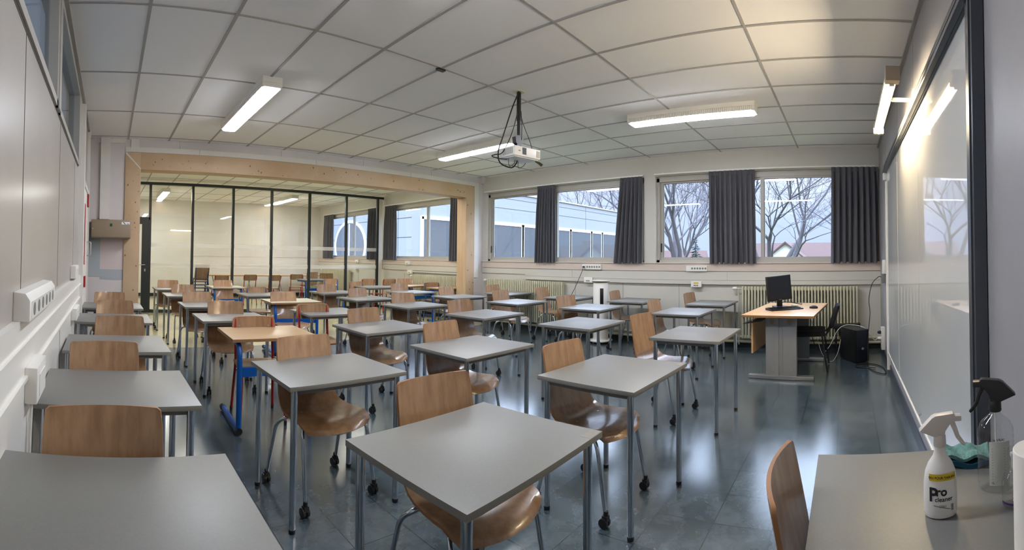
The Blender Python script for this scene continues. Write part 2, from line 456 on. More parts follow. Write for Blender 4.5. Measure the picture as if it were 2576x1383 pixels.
# left wall: panelling below a transom strip, a door, trunking
w = MB()
w.box(XL - 0.15, XL, YB - 0.15, YF + 0.2, 0, 2.2)
w.box(XL - 0.15, XL, YB - 0.15, -0.1, 2.2, HC); w.box(XL - 0.15, XL, 4.62, YF + 0.2, 2.2, HC)
w.box(XL - 0.15, XL, -0.1, 4.62, 2.93, HC)
wl = struct(w.build('wall_left', 'panel'))
q = MB()
for y in (1.75, 3.0, 4.25): q.box(XL, XL + 0.0012, y, y + 0.006, 1.13, 2.19)
q.box(XL, XL + 0.0012, 0, 4.62, 2.185, 2.195)
for y, z0 in ((1.93, 0.0), (3.05, 0.0), (4.9, 0.0)): q.box(XL + 0.020, XL + 0.0215, y, y + 0.005, z0, 0.86)
q.build('panel_joints', 'joint', wl)
q = MB()
q.box(XL, XL + 0.028, YB, 5.05, 1.015, 1.105)
q.box(XL, XL + 0.040, YB, 5.05, 1.000, 1.018)
q.box(XL, XL + 0.020, YB, 5.05, 0.0, 1.0)
q.box(XL, XL + 0.034, YB, 5.05, 0.86, 0.875)
q.build('cable_trunking', 'trunk', wl)
fr = MB()
for a, b in ((-0.1, 2.74), (2.84, 4.62)):
    for y in (a, b - 0.045): fr.box(XL - 0.07, XL + 0.012, y, y + 0.045, 2.2, 2.93)
    fr.box(XL - 0.07, XL + 0.012, a, b, 2.2, 2.245); fr.box(XL - 0.07, XL + 0.012, a, b, 2.885, 2.93)
fr.box(XL - 0.07, XL + 0.02, 2.74, 2.84, 2.2, 2.93)
tw = struct(fr.build('window_5', 'alu'))
B(XL - 0.05, XL - 0.044, -0.06, 4.58, 2.24, 2.89).build('pane', 'glass_blue', tw)
B(XL - 0.15, XL - 0.13, -0.1, 4.62, 2.2, 2.93).build('glowing_transom_backing', 'transom_glow', tw)  # glowing panel added in place of a lit corridor
struct(B(XL, XL + 0.05, 4.98, 5.08, 0, 2.93).build('trim_5', 'trunk'))
struct(B(XL, XL + 0.04, 6.42, 6.50, 0, HC).build('trim_6', 'wall'))
d = struct(B(XL + 0.001, XL + 0.03, 5.42, 6.38, 0.01, 2.1).build('door_1', 'wall'))
B(XL + 0.03, XL + 0.034, 5.5, 5.68, 1.2, 1.92).build('red_notice', 'red', d)
B(XL + 0.03, XL + 0.05, 6.0, 6.12, 1.93, 2.09).build('door_closer', 'red', d)
B(XL + 0.03, XL + 0.05, 5.55, 5.68, 0.93, 1.06).build('lock_box', 'red', d)
MB().tube(bend([(XL + 0.03, 6.24, 1.3), (XL + 0.08, 6.24, 1.3), (XL + 0.08, 6.24, 1.48), (XL + 0.03, 6.24, 1.48)], 0.02), 0.008, 8).build('door_handle', 'steel', d)
struct(B(XL, XL + 0.04, 5.36, 6.44, 2.1, 2.16).build('trim_7', 'wall'))

# whiteboard wall (front) and far wall (back)
wf = struct(B(XL - 0.15, XW + 0.12, YB - 0.15, YB, 0, HC).build('wall_front', 'wall_grey'))
q = MB()
for xx in (0.6, 3.43, 4.5, 5.9): q.box(xx, xx + 0.006, YB, YB + 0.0012, 2.46 if xx > 1 else 0, HC)
q.box(4.5, 4.505, YB, YB + 0.0012, 0.1, 0.25); q.box(3.2, 3.205, YB, YB + 0.0012, 0.1, 0.25)
q.build('panel_joints', 'seam', wf)
struct(B(XL, XW, YB, YB + 0.012, 0, 0.10).build('baseboard_front', 'dkgrey'))
wb = struct(B(XL - 0.15, XW + 0.12, YF, YF + 0.2, 0, HC).build('wall_back', 'wall'))
struct(B(XL, XW, YF - 0.012, YF, 0, 0.1).build('baseboard_back', 'frame_black'))
q = MB()
for x0, x1 in ((1.9, 5.0), (5.25, 6.9)):
    for z in (1.28, 2.5): q.box(x0, x1, YF - 0.012, YF, z, z + 0.02)
for xx in (5.0, 5.25): q.box(xx, xx + 0.03, YF - 0.014, YF, 1.28, 2.6)
q.box(XL, XW, YF - 0.03, YF, 1.0, 1.12); 
q.build('wall_battens', 'wall', wb)

# opening between the rooms
w = MB()
w.box(XL, 0.20, YO, YO + 0.22, 0, HC); w.box(6.72, XW, YO, YO + 0.22, 0, HC); w.box(0.20, 6.72, YO, YO + 0.22, 2.82, HC)
wm = struct(w.build('wall_middle', 'wall_lilac'))
q = MB(); q.box(0.20, 6.86, YO - 0.014, YO, 2.825, 2.9); q.box(6.74, 6.86, YO - 0.014, YO, 0.95, 2.825)
q.box(0.28, 0.40, YO - 0.02, YO, 2.825, HC); q.box(-0.2, 0.2, YO - 0.012, YO, 2.955, HC - 0.001)
q.box(-0.16, -0.02, YO - 0.05, YO, 1.83, HC)
q.build('cable_trunking', 'wall', wm)
q = MB()
for xx in (1.3, 3.2, 5.1): q.box(xx, xx + 0.004, YO - 0.0155, YO - 0.013, 2.825, 2.9)
for xx in (1.0, 2.6, 4.1, 5.6): q.box(xx, xx + 0.004, YO - 0.0015, YO, 2.9, HC)
q.build('panel_seams', 'seam', wm)
q = MB(); q.box(-0.33, -0.14, YO - 0.0025, YO, 0.99, 1.55); q.box(-0.14, 0.2, YO - 0.0025, YO, 0.95, 1.10)
q.build('blue_paint_patch', 'patch_blue', wm)
B(-0.14, 0.2, YO - 0.002, YO, 1.10, 1.55).build('pink_paint_patch', 'patch_pink', wm)
q = MB()
q.box(0.20, 0.43, YO - 0.03, YO + 0.24, 0, 2.82); q.box(6.49, 6.72, YO - 0.03, YO + 0.24, 0, 2.82)
q.box(0.43, 6.49, YO - 0.03, YO + 0.24, 2.57, 2.82)
tf = tag(q.build('timber_door_frame', 'wood', bevel=0.004), 'pale spruce timber portal framing the wide opening to the far room', 'timber frame')
q = MB()
for i in range(70):
    r = random.uniform(0.004, 0.013)
    if i < 40: cx, cz = random.uniform(0.5, 6.6), random.uniform(2.59, 2.80)
    elif i < 58: cx, cz = random.uniform(0.22, 0.41), random.uniform(0.3, 2.5)
    else: cx, cz = random.uniform(6.51, 6.70), random.uniform(0.3, 2.5)
    q.prism([(cx + r * random.uniform(0.8, 1.1) * math.cos(k * PI / 4), cz + 1.3 * r * math.sin(k * PI / 4)) for k in range(8)], YO - 0.0306, YO - 0.029, 'y')
q.build('knots', 'knot', tf)
q = MB(); q.prism([(0.20, 2.80), (0.215, 2.82), (0.43, 2.585), (0.43, 2.57)], YO - 0.031, YO - 0.029, 'y')
q.build('mitre_line', 'wall', tf)
struct(B(6.93, 7.0, 6.79, 6.86, HC - 0.12, HC).build('trim_8', 'wall'))

# ------------------------------------------------------------------ windows
def window(n, y0, y1, mull, ztop):
    x0, x1 = XW + 0.03, XW + 0.12
    q = MB(); t_ = 0.05
    q.box(x0, x1, y0, y0 + t_, ZS + 0.01, ztop); q.box(x0, x1, y1 - t_, y1, ZS + 0.01, ztop)
    q.box(x0, x1, y0, y1, ztop - 0.06, ztop); q.box(x0, x1, y0, y1, ZS + 0.01, ZS + 0.05)
    q.box(x0 + 0.02, x1, y0, y1, ztop, ZT)
    o = struct(q.build('window_%d' % n, 'alu'))
    for k, (a, b, dx) in enumerate(((y0 + t_, mull + 0.03, 0.01), (mull - 0.03, y1 - t_, 0.045))):
        s = MB(); X0, X1 = x0 + dx, x0 + dx + 0.03; z0, z1 = ZS + 0.05, ztop - 0.06
        s.box(X0, X1, a, a + 0.055, z0, z1); s.box(X0, X1, b - 0.055, b, z0, z1)
        s.box(X0, X1, a + 0.055, b - 0.055, z0, z0 + 0.045); s.box(X0, X1, a + 0.055, b - 0.055, z1 - 0.03, z1)
        so = s.build('sash', 'alu', o)
        B(X0 + 0.012, X0 + 0.016, a + 0.055, b - 0.055, z0 + 0.045, z1 - 0.03).build('pane', 'glass', so)
        gk = MB(); 
        for yy in (a + 0.055, b - 0.061): gk.box(X0 - 0.001, X0 + 0.004, yy, yy + 0.006, z0 + 0.045, z1 - 0.03)
        gk.box(X0 - 0.001, X0 + 0.004, a + 0.055, b - 0.055, z1 - 0.036, z1 - 0.03)
        gk.build('gasket', 'black', so)
    B(x0 - 0.004, x0 + 0.006, y1 - 0.095, y1 - 0.075, 1.46, 1.60).build('handle', 'black', o)
    return o
window(1, -0.48, 3.0, 1.26, 2.66)
window(2, 3.2, 6.72, 5.02, 2.66)
window(3, 7.2, 10.5, 8.75, 2.66)
window(4, 10.75, 14.2, 12.3, 2.66)

# curtain rails (parts of a thing) and curtains
def rail(y0, y1, lab):
    o = thing('curtain_rail', lab, 'curtain rail', (6.93, (y0 + y1) / 2, 2.70), 0, 'white curtain rails')
    L = (y1 - y0) / 2
    MB().box(-0.012, 0.012, -L, L, 0, 0.022).build('rail', 'white', o)
    for y in (-L + 0.15, 0, L - 0.15): MB().box(-0.008, 0.07, y - 0.012, y + 0.012, 0.005, 0.03).build('bracket', 'white', o)
rail(-0.45, 3.0, 'white curtain rail above the window by the whiteboard')
rail(3.2, 6.75, 'white curtain rail above the window beside the timber post')
rail(7.3, 10.5, 'white curtain rail above window just past the timber post')
rail(10.8, 14.15, 'white curtain rail beyond the black glazed partition')

def curtain(y0, y1, yb0, yb1, folds, label, grp='charcoal curtains along the window wall', x=6.93, seed=0):
    rnd = random.Random(seed + 5)
    nC = folds * 10; rows = []
    ph = [rnd.uniform(-0.35, 0.35) for _ in range(folds + 1)]; am = [rnd.uniform(0.6, 1.25) for _ in range(folds + 1)]
    for i in range(15):
        t = i / 14; z = 2.695 - (2.695 - 1.275) * t
        row = []
        for j in range(nC + 1):
            s = j / nC; k = min(int(s * folds), folds - 1)
            A = 0.014 + 0.026 * min(1, t * 3)
            off = A * am[k] * math.sin(2 * PI * (s * folds + ph[k] * t * 0.5))
            off += 0.008 * math.sin(5 * PI * s + 3 * t)
            ya = y0 + (yb0 - y0) * t; yb = y1 + (yb1 - y1) * t
            row.append((x + off, ya + (yb - ya) * (s + 0.012 * math.sin(2 * PI * s * folds)), z + (0.004 * math.sin(2 * PI * s * folds) if i in (0, 14) else 0)))
        rows.append(row)
    q = MB(); q.sheet(rows, 0.003)
    o = q.build('curtain', 'curtain', angle=80)
    tag(o, label, 'curtain', grp)
    h = MB()
    h.sheet([[(x - 0.003 + 0.012 * math.sin(2 * PI * (j / nC * folds)), y0 + (y1 - y0) * j / nC, zz) for j in range(nC + 1)] for zz in (2.70, 2.63)], 0.006)
    h.build('heading_tape', 'curtain', o, angle=80)
curtain(-0.49, 0.20, -0.50, 0.22, 8, 'charcoal curtain drawn beside the whiteboard wall', seed=1)
curtain(1.36, 2.08, 1.34, 2.06, 9, 'charcoal curtain hanging mid-window above the teacher desk side, bare tree both sides', seed=2)
curtain(3.22, 3.62, 3.22, 3.74, 6, 'charcoal curtain against the pillar between the two windows', seed=3)
curtain(4.97, 5.36, 4.95, 5.42, 7, 'narrow charcoal curtain in the middle of the window facing the white building', seed=4)
curtain(7.36, 7.80, 7.36, 7.84, 5, 'charcoal curtain in far room partly hidden by the timber post', seed=5)
curtain(9.92, 10.42, 9.90, 10.45, 7, 'charcoal curtain just in front of the black partition end', seed=6)
curtain(10.78, 11.30, 10.78, 11.32, 6, 'charcoal curtain seen through glass just behind the partition end', seed=7)
curtain(13.45, 14.10, 13.42, 14.14, 8, 'charcoal curtain in the far room corner beyond the partition', seed=8)

# ------------------------------------------------------------------ radiators and pipes
def radiator(y0, y1, label, knob):
    L = y1 - y0
    o = thing('radiator', label, 'radiator', (6.98, y0, 0), 0, 'cream column radiators')
    n = int(L / 0.046); q = MB()
    for i in range(n):
        y = (i + 0.5) * L / n
        q.box(-0.125, -0.095, y - 0.012, y + 0.012, 0.17, 0.935)
        q.box(-0.09, -0.03, y - 0.006, y + 0.006, 0.18, 0.93)
    q.build('fins', 'rad', o, bevel=0.004)
    q = MB(); 
    for z in (0.18, 0.90): q.box(-0.10, -0.03, 0, L, z - 0.022, z + 0.022)
    q.build('headers', 'rad', o)
    yk = L + 0.05 if knob > 0 else -0.05
    q = MB(); q.lathe([(0.0, -0.035), (0.02, -0.033), (0.026, -0.01), (0.026, 0.02), (0.018, 0.035), (0.0, 0.036)], 14, T=Matrix.Translation((-0.065, yk + (0.06 if knob > 0 else -0.06), 0.90)) @ Matrix.Rotation(PI / 2, 4, 'X'))
    q.build('thermostat_knob', 'white', o)
    q = MB(); q.tube([(-0.065, L / 2, 0.90), (-0.065, yk + (0.03 if knob > 0 else -0.03), 0.90)], 0.012, 10); q.tube([(-0.065, yk, 0.90), (-0.065, yk, 0.06)], 0.010, 10)
    q.build('feed_pipe', 'rad', o)
    for y_ in (0.1, L - 0.14): MB().box(-0.03, 0.019, y_, y_ + 0.04, 0.3, 0.8).build('wall_bracket', 'rad', o)
radiator(-0.18, 1.56, 'cream radiator behind the beech teacher desk', 1)
radiator(4.74, 6.58, 'cream radiator between the timber post and the white air purifier', 1)
radiator(7.30, 9.10, 'cream radiator in far room just past the timber post', 1)
radiator(12.25, 14.1, 'cream radiator beyond the glazed partition under the last window', 1)
for z, lab in ((0.10, 'lower cream heating pipe along the window wall floor'), (0.17, 'upper cream heating pipe along the window wall floor')):
    tag(MB().tube([(6.945, YB + 0.01, z), (6.945, 6.84, z)], 0.021, 12).build('heating_pipe', 'rad'), lab, 'pipe', 'heating pipes')

# ------------------------------------------------------------------ ceiling fixtures
def ceiling_light(cx, y0, y1, lab, m='tube', hid=False):
    L = (y1 - y0) / 2
    o = thing('ceiling_light', lab, 'ceiling light', (cx, (y0 + y1) / 2, HC), 0, 'fluorescent ceiling lights')
    q = MB(); q.box(-0.10, 0.10, -L, L, -0.05, 0)
    q.prism([(-0.10, -0.05), (0.10, -0.05), (0.10, -0.085), (0.085, -0.10), (-0.085, -0.10), (-0.10, -0.085)], -L, -L + 0.03, 'y')
    q.prism([(-0.10, -0.05), (0.10, -0.05), (0.10, -0.085), (0.085, -0.10), (-0.085, -0.10), (-0.10, -0.085)], L - 0.03, L, 'y')
    q.build('housing', 'white', o, bevel=0.004)
    q = MB(); n = int(2 * L / 0.022)
    for s in (-1, 1):
        for i in range(n):
            y = -L + 0.03 + (i + 0.5) * (2 * L - 0.06) / n
            q.box(min(s * 0.096, s * 0.080), max(s * 0.096, s * 0.080), y - 0.008, y + 0.008, -0.098, -0.05)
        q.box(min(s * 0.083, s * 0.078), max(s * 0.083, s * 0.078), -L + 0.03, L - 0.03, -0.098, -0.05)
    q.build('ribbed_side', 'white', o)
    MB().prism([(-0.078, -0.052), (-0.078, -0.109), (-0.06, -0.116), (0.06, -0.116), (0.078, -0.109), (0.078, -0.052)], -L + 0.03, L - 0.03, 'y').build('diffuser', m, o)
ceiling_light(1.45, 4.08, 5.72, 'lit tube light on ceiling over the rows near the panelled wall')
ceiling_light(4.90, 0.94, 2.42, 'lit tube light on ceiling between projector and whiteboard')
ceiling_light(4.86, 4.15, 5.70, 'lit tube light on ceiling partly hidden behind the projector')
ceiling_light(1.45, 0.86, 2.34, 'tube light on ceiling directly over the front desks')
ceiling_light(1.45, 7.12, 8.6, 'tube light just beyond the timber beam, panelled wall side', 'tube_far')
ceiling_light(4.86, 7.12, 8.6, 'tube light just beyond the timber beam, window side', 'tube_far')
ceiling_light(1.42, 11.9, 13.5, 'lit tube light behind the partition, over its door side', 'tube_far')
ceiling_light(4.95, 11.9, 13.6, 'lit tube light behind the partition, nearer the windows', 'tube_far')

# board lamp
o = thing('board_lamp', 'warm lit tube lamp reaching out over the whiteboard on an arm', 'lamp', (3.32, -0.285, 2.41))
q = MB(); q.box(-0.58, 0.58, -0.035, 0.035, 0.02, 0.055); q.build('spine', 'cream', o)
B(-0.62, -0.55, -0.042, 0.042, -0.02, 0.065).build('end_cap', 'cabinet', o)
B(0.56, 0.60, -0.042, 0.042, -0.02, 0.06).build('end_cap', 'cream', o)
MB().tube([(-0.55, 0, -0.005), (0.56, 0, -0.005)], 0.019, 14).build('tube', 'tube_board', o)
B(-0.555, -0.54, -0.015, 0.015, -0.03, 0.02).build('tube_socket', 'white', o)
q = MB(); q.box(-0.06, -0.03, -0.20, 0.0, 0.05, 0.07); q.build('arm', 'cream', o)
B(-0.09, 0.0, -0.228, -0.20, -0.01, 0.13).build('wall_plate', 'cream', o)

# projector on its pole
PX, PY, PZ = 3.52, 2.96, 2.33
o = thing('ceiling_projector', 'white projector hanging under the ceiling on a black pole', 'projector', (PX, PY, PZ))
T0 = Matrix.Rotation(math.radians(-8), 4, 'Z')
q = MB(); q.box(-0.17, 0.17, -0.13, 0.13, 0.0, 0.095, T0); bd = q.build('body', 'cream', o, bevel=0.008)
bd.data.materials[0] = M['white']
B(-0.155, 0.155, -0.115, 0.115, -0.008, 0.0).build('underside', 'white', o, rz=math.radians(-8))
q = MB()
for i in range(10): q.box(-0.1715, -0.1695, -0.10 + i * 0.015, -0.10 + i * 0.015 + 0.006, 0.02, 0.08, T0)
q.build('vent_grille', 'seam', o)
q = MB()
for i in range(5): q.box(0.115 + i * 0.010, 0.119 + i * 0.010, -0.1315, -0.1295, 0.015, 0.08, T0)
q.build('vent_grille', 'seam', o)
q = MB(); q.box(-0.07, -0.02, -0.1325, -0.1295, 0.02, 0.085, T0); q.build('lens_window', 'black', o)
q = MB(); q.box(-0.12, -0.095, -0.1318, -0.1295, 0.045, 0.055, T0); q.build('logo_mark', 'ink_grey', o)
q = MB(); q.tube([(0.02, 0.02, 0.25), (0.02, 0.02, HC - PZ - 0.28)], 0.017, 12); q.tube([(0.02, 0.02, HC - PZ - 0.30), (0.02, 0.02, HC - PZ)], 0.022, 12)
q.build('pole', 'black', o)
q = MB(); q.prism([(-0.05, 0.22), (0.07, 0.22), (0.06, 0.16), (0.04, 0.15), (0.075, 0.095), (-0.055, 0.095), (-0.02, 0.15), (-0.04, 0.16)], 0.0, 0.045, 'y'); q.box(-0.10, 0.14, -0.06, 0.10, 0.093, 0.103)
q.build('tilt_bracket', 'black', o)
MB().lathe([(0.055, 0), (0.055, 0.012), (0.02, 0.014)], 18, (0.02, 0.02, HC - PZ - 0.014)).build('ceiling_plate', 'beige_metal', o)
H = HC - PZ
def cable(pts, r, parent=None, m='black', name='cable', seg=6):
    P = [Vector(p) for p in pts]; out = []
    n = len(P)
    for i in range(n - 1):
        p0, p1, p2, p3 = P[max(i - 1, 0)], P[i], P[i + 1], P[min(i + 2, n - 1)]
        for k in range(8):
            t = k / 8
            out.append(0.5 * ((2 * p1) + (p2 - p0) * t + (2 * p0 - 5 * p1 + 4 * p2 - p3) * t * t + (3 * p1 - p0 - 3 * p2 + p3) * t ** 3))
    out.append(P[-1])
    return MB().tube(out, r, seg).build(name, m, parent, angle=60)
for pts, r in (([(0.0, 0.0, H - 0.01), (-0.08, 0.02, H * 0.72), (-0.16, 0.07, 0.2), (-0.19, 0.10, 0.06), (-0.14, 0.12, -0.04), (0.0, 0.1, -0.07), (0.03, 0.06, -0.03), (0.0, 0.02, -0.005)], 0.007),
               ([(0.0, 0.0, H - 0.06), (-0.04, -0.02, H * 0.7), (-0.10, 0.0, 0.25), (-0.18, 0.05, 0.05), (-0.24, 0.10, 0.02), (-0.28, 0.10, 0.0), (-0.22, 0.06, -0.02), (-0.12, 0.05, -0.01)], 0.005),
               ([(0.03, 0.0, H - 0.2), (0.045, 0.0, H * 0.5), (0.04, 0.0, 0.2)], 0.004),
               ([(0.03, 0.0, H - 0.25), (0.08, 0.0, H * 0.5), (0.15, -0.02, 0.2), (0.17, -0.04, 0.095)], 0.004),
               ([(0.05, 0.05, -0.005), (0.09, 0.08, -0.06), (0.14, 0.06, -0.04), (0.15, 0.03, -0.002)], 0.003),
               ([(-0.13, 0.02, -0.002), (-0.12, 0.02, -0.08), (-0.05, 0.02, -0.05), (-0.03, 0.02, -0.002)], 0.003)):
    cable(pts, r, o)

# ------------------------------------------------------------------ whiteboard
o = thing('whiteboard', 'long glossy whiteboard in three panels with dark grey top rail', 'whiteboard', (1.68, YB, 0))
for a, b, dep in ((0.05, 1.40, 0.030), (1.405, 2.63, 0.030), (2.635, 3.76, 0.032)):
    B(a, b, 0.004, dep, 0.26, 2.33).build('panel', 'board', o)
q = MB(); q.box(0.03, 3.78, 0.004, 0.045, 2.33, 2.45); q.box(0.03, 3.78, 0.03, 0.075, 2.335, 2.36); q.box(0.03, 3.78, 0.03, 0.06, 2.40, 2.43)
q.build('top_rail', 'dkgrey', o, bevel=0.004)
q = MB(); q.box(-0.04, 0.05, 0.004, 0.05, 0.2, 2.62); q.box(-0.015, 0.0, 0.05, 0.056, 0.2, 2.62); q.build('side_rail', 'dkgrey', o)
q = MB(); q.box(3.76, 3.79, 0.004, 0.045, 0.05, 2.33); q.box(0.05, 3.76, 0.004, 0.036, 0.245, 0.26); q.build('edge_profile', 'trunk', o)
q = MB(); q.box(3.80, 3.86, 0.0, 0.03, 2.26, 2.50); q.box(3.72, 3.80, 0.03, 0.07, 2.25, 2.36); q.build('rail_bracket', 'white', o, bevel=0.008)
for xx, zz in ((0.1, 2.27), (0.1, 1.33), (1.37, 0.33), (1.44, 0.30), (1.37, 2.25), (1.44, 2.25), (2.6, 0.31), (2.67, 0.29), (2.6, 2.24), (2.67, 2.24)):
    MB().lathe([(0.008, 0), (0.008, 0.004), (0.004, 0.006)], 10, T=Matrix.Translation((xx, 0.031, zz)) @ Matrix.Rotation(-PI / 2, 4, 'X')).build('screw', 'steel', o)

# ------------------------------------------------------------------ wall sockets and boxes
def socket_face(parent, n, L, z0, z1, X, d=1, axis='y', holes=6):
    q = MB(); q.m = 1; q.box(X - 0.0012, X + 0.001, 0.01, L + 0.02, z0 + 0.008, z1 - 0.008); q.m = 0
    for i in range(n):
        c = (i + 0.5) * L / n
        for k in range(1):
            q.lathe([(0.016, 0), (0.016, 0.002)], 12, T=Matrix.Translation((X, c, (z0 + z1) / 2)) @ Matrix.Rotation(-PI / 2, 4, 'Y'))
    return q.build('socket_face', ['ink_grey', 'trunk'], parent)
for y0, y1, zc, lab in ((4.0, 4.37, 1.21, 'white strip of sockets under the window with a black plug in it'), (2.12, 2.46, 1.20, 'white strip of sockets under the window behind the teacher desk side')):
    o = thing('socket_strip', lab, 'socket strip', (6.972, y0, zc))
    MB().box(-0.04, 0, 0, y1 - y0, -0.045, 0.04).build('housing', 'white', o, bevel=0.004)
    socket_face(o, 6, y1 - y0 - 0.08, -0.04, 0.04, -0.040)
for y, z, lab in ((2.29, 0.955, 'white network socket box with yellow label below the socket strip'), (4.24, 0.985, 'white wall socket partly hidden by the air purifier'), (9.3, 0.99, 'white socket box beside the far radiator valve'), (9.4, 1.21, 'white socket box on sill board in front of partition'), (11.9, 1.21, 'white socket box on the sill board behind the partition'), (12.0, 1.02, 'lower white socket box behind the partition')):
    o = thing('socket_box', lab, 'wall socket', (6.965 if z < 1.1 else 6.972, y, z), 0, 'socket boxes on the window wall')
    MB().box(-0.05, 0, -0.085, 0.085, -0.045, 0.045).build('housing', 'white', o, bevel=0.005)
    q = MB(); q.m = 1; q.box(-0.0512, -0.049, -0.045, 0.045, -0.032, 0.0); q.m = 0; [q.box(-0.0525, -0.0505, -0.03 + k * 0.025, -0.015 + k * 0.025, -0.025, -0.008) for k in range(3)]; q.build('socket_face', ['ink', 'trunk'], o)
    if y == 2.29: B(-0.052, -0.0495, -0.04, 0.04, 0.008, 0.03).build('yellow_label', 'yellow', o)
o = thing('power_cable', 'black power cable hanging from the socket strip to desk behind', 'cable', (6.93, 4.33, 1.21))
MB().lathe([(0.014, 0), (0.018, 0.02), (0.008, 0.045)], 12, T=Matrix.Rotation(-PI / 2, 4, 'Y')).build('plug', 'black', o)
cable([(-0.04, 0, 0), (-0.05, 0.01, -0.08), (-0.09, 0.12, -0.35), (-0.12, 0.20, -0.55), (-0.14, 0.22, -0.9), (-0.1, 0.1, -1.2), (-0.3, 0.0, -1.2), (-0.6, -0.3, -1.2)], 0.005, o)
# panelled wall
o = thing('socket_strip', 'big white socket strip with rounded top on panelled wall', 'socket strip', (XL, 1.62, 1.105))
q = MB(); q.prism([(0, 0), (0.062, 0), (0.062, 0.075), (0.045, 0.10), (0, 0.105)], 0, 0.74, 'y'); q.build('housing', 'white', o, bevel=0.004)
q = MB(); q.m = 1; q.box(0.061, 0.0635, 0.03, 0.71, 0.006, 0.070); q.m = 0
for k in range(6): q.lathe([(0.024, 0), (0.024, 0.002)], 16, T=Matrix.Translation((0.063, 0.09 + k * 0.11, 0.038)) @ Matrix.Rotation(PI / 2, 4, 'Y'))
q.build('socket_face', ['ink_grey', 'trunk'], o)
for y0, y1, z0, z1, d, lab in ((4.0, 4.35, 1.12, 1.23, 0.05, 'small white socket strip near the door, panelled wall'), (1.78, 2.02, 0.765, 0.905, 0.05, 'white double network socket low on the panelled wall by front desk'), (3.95, 4.3, 0.77, 0.87, 0.05, 'white low wall socket on panelled wall by third desk'), (5.16, 5.28, 1.1, 1.28, 0.02, 'cream light switch beside the door in panelled wall')):
    o = thing('socket_box', lab, 'wall socket', (XL + (0.02 if z0 < 1 else 0), y0, z0))
    MB().box(0, d, 0, y1 - y0, 0, z1 - z0).build('housing', 'white' if d > 0.03 else 'cream', o, bevel=0.006)
    B(d - 0.001, d + 0.003, 0.05 if d > 0.03 else 0.03, (y1 - y0) * 0.8, 0.02, (z1 - z0) * 0.75).build('faceplate', 'trunk', o)
    if z0 < 1: MB().tube([(0.02, 0.06, 0), (0.005, 0.06, -0.75)], 0.006, 8).build('conduit', 'trunk', o)
# whiteboard wall
o = thing('wall_switch', 'white switch plate with charger beside the whiteboard edge', 'wall switch', (6.05, YB, 1.12))
MB().box(-0.06, 0.06, 0, 0.04, 0.02, 0.2).build('plate', 'white', o, bevel=0.006)
MB().box(-0.04, 0.07, 0, 0.055, -0.1, 0.02).build('charger', 'ink_grey', o, bevel=0.004)
o = thing('socket_strip', 'white upright socket strip low beside the whiteboard with plugs', 'socket strip', (6.3, YB, 0.1))
MB().box(-0.05, 0.05, 0, 0.05, 0.02, 0.32).build('housing', 'white', o, bevel=0.006)
for z in (0.17, 0.25): MB().lathe([(0.02, 0), (0.022, 0.03), (0.01, 0.05)], 12, T=Matrix.Translation((-0.01, 0.05, z)) @ Matrix.Rotation(-PI / 2, 4, 'X')).build('plug', 'white' if z < 0.2 else 'black', o)
# electrical cabinet
o = thing('electric_cabinet', 'taupe metal electrical box mounted beside the timber post', 'cabinet', (-0.27, 6.60, 1.55))
MB().box(0, 0.56, 0.012, 0.225, 0, 0.262).build('housing', 'cabinet', o, bevel=0.004)
MB().box(0.004, 0.556, 0.0, 0.012, 0.012, 0.25).build('door', 'cabinet', o, bevel=0.003)
MB().lathe([(0.008, 0), (0.008, 0.004)], 10, T=Matrix.Translation((0.025, 0, 0.13)) @ Matrix.Rotation(PI / 2, 4, 'X')).build('lock', 'steel', o)
B(0.265, 0.298, -0.002, 0.0, 0.165, 0.205).build('green_sticker', 'green', o)
q = MB(); q.box(0.43, 0.545, -0.002, 0.0, 0.195, 0.23); q.build('white_sticker', 'white', o)
q = MB(); q.prism([(0.445, 0.228), (0.46, 0.228), (0.49, 0.197), (0.475, 0.197)], -0.003, -0.002, 'y'); q.box(0.50, 0.54, -0.003, -0.002, 0.2, 0.208); q.build('sticker_print', 'navy', o)

# ------------------------------------------------------------------ glazed partition
o = thing('glazed_partition', 'full height glass partition in a black steel frame across far room', 'partition', (0, YP, 0))
PXs = [-0.27, 0.90, 1.88, 2.84, 3.80, 4.80, 5.84, 6.80]
for xx in PXs[1:]:
    MB().box(xx - 0.028, xx + 0.028, -0.03, 0.03, 0.0, 2.96).build('post', 'frame_black', o)
MB().box(XL, 6.98, -0.032, 0.032, 2.90, 2.96).build('head_rail', 'frame_black', o)
MB().box(0.90, 6.98, -0.032, 0.032, 0.0, 0.07).build('bottom_rail', 'frame_black', o)
MB().box(XL, 0.90, -0.03, 0.03, 2.10, 2.16).build('transom_rail', 'frame_black', o)
for a, b in zip(PXs[1:-1], PXs[2:]):
    p = MB().box(a + 0.028, b - 0.028, -0.005, 0.005, 0.07, 2.90).build('glass_pane', 'glass', o)
    q = MB(); q.box(a + 0.03, b - 0.03, -0.0075, -0.0055, 1.49, 1.58); q.box(a + 0.03, b - 0.03, -0.0075, -0.0055, 1.03, 1.12); q.build('frosted_band', 'frost', p)
MB().box(XL, 0.872, -0.005, 0.005, 2.16, 2.90).build('glass_pane', 'glass', o)
MB().box(6.828, 6.94, -0.03, 0.03, 0.0, 2.90).build('end_infill', 'wall_cream', o)
dr = MB(); dr.box(0.72, 0.87, -0.035, 0.035, 0.0, 2.10); dr.box(-0.25, -0.12, -0.035, 0.035, 0, 2.10); dr.box(-0.12, 0.72, -0.035, 0.035, 2.0, 2.10); dr.box(-0.12, 0.72, -0.035, 0.035, 0.0, 0.12)
do = dr.build('door_leaf', 'frame_black', o)
MB().box(-0.12, 0.72, -0.006, 0.006, 0.12, 2.0).build('door_glass', 'glass', do)
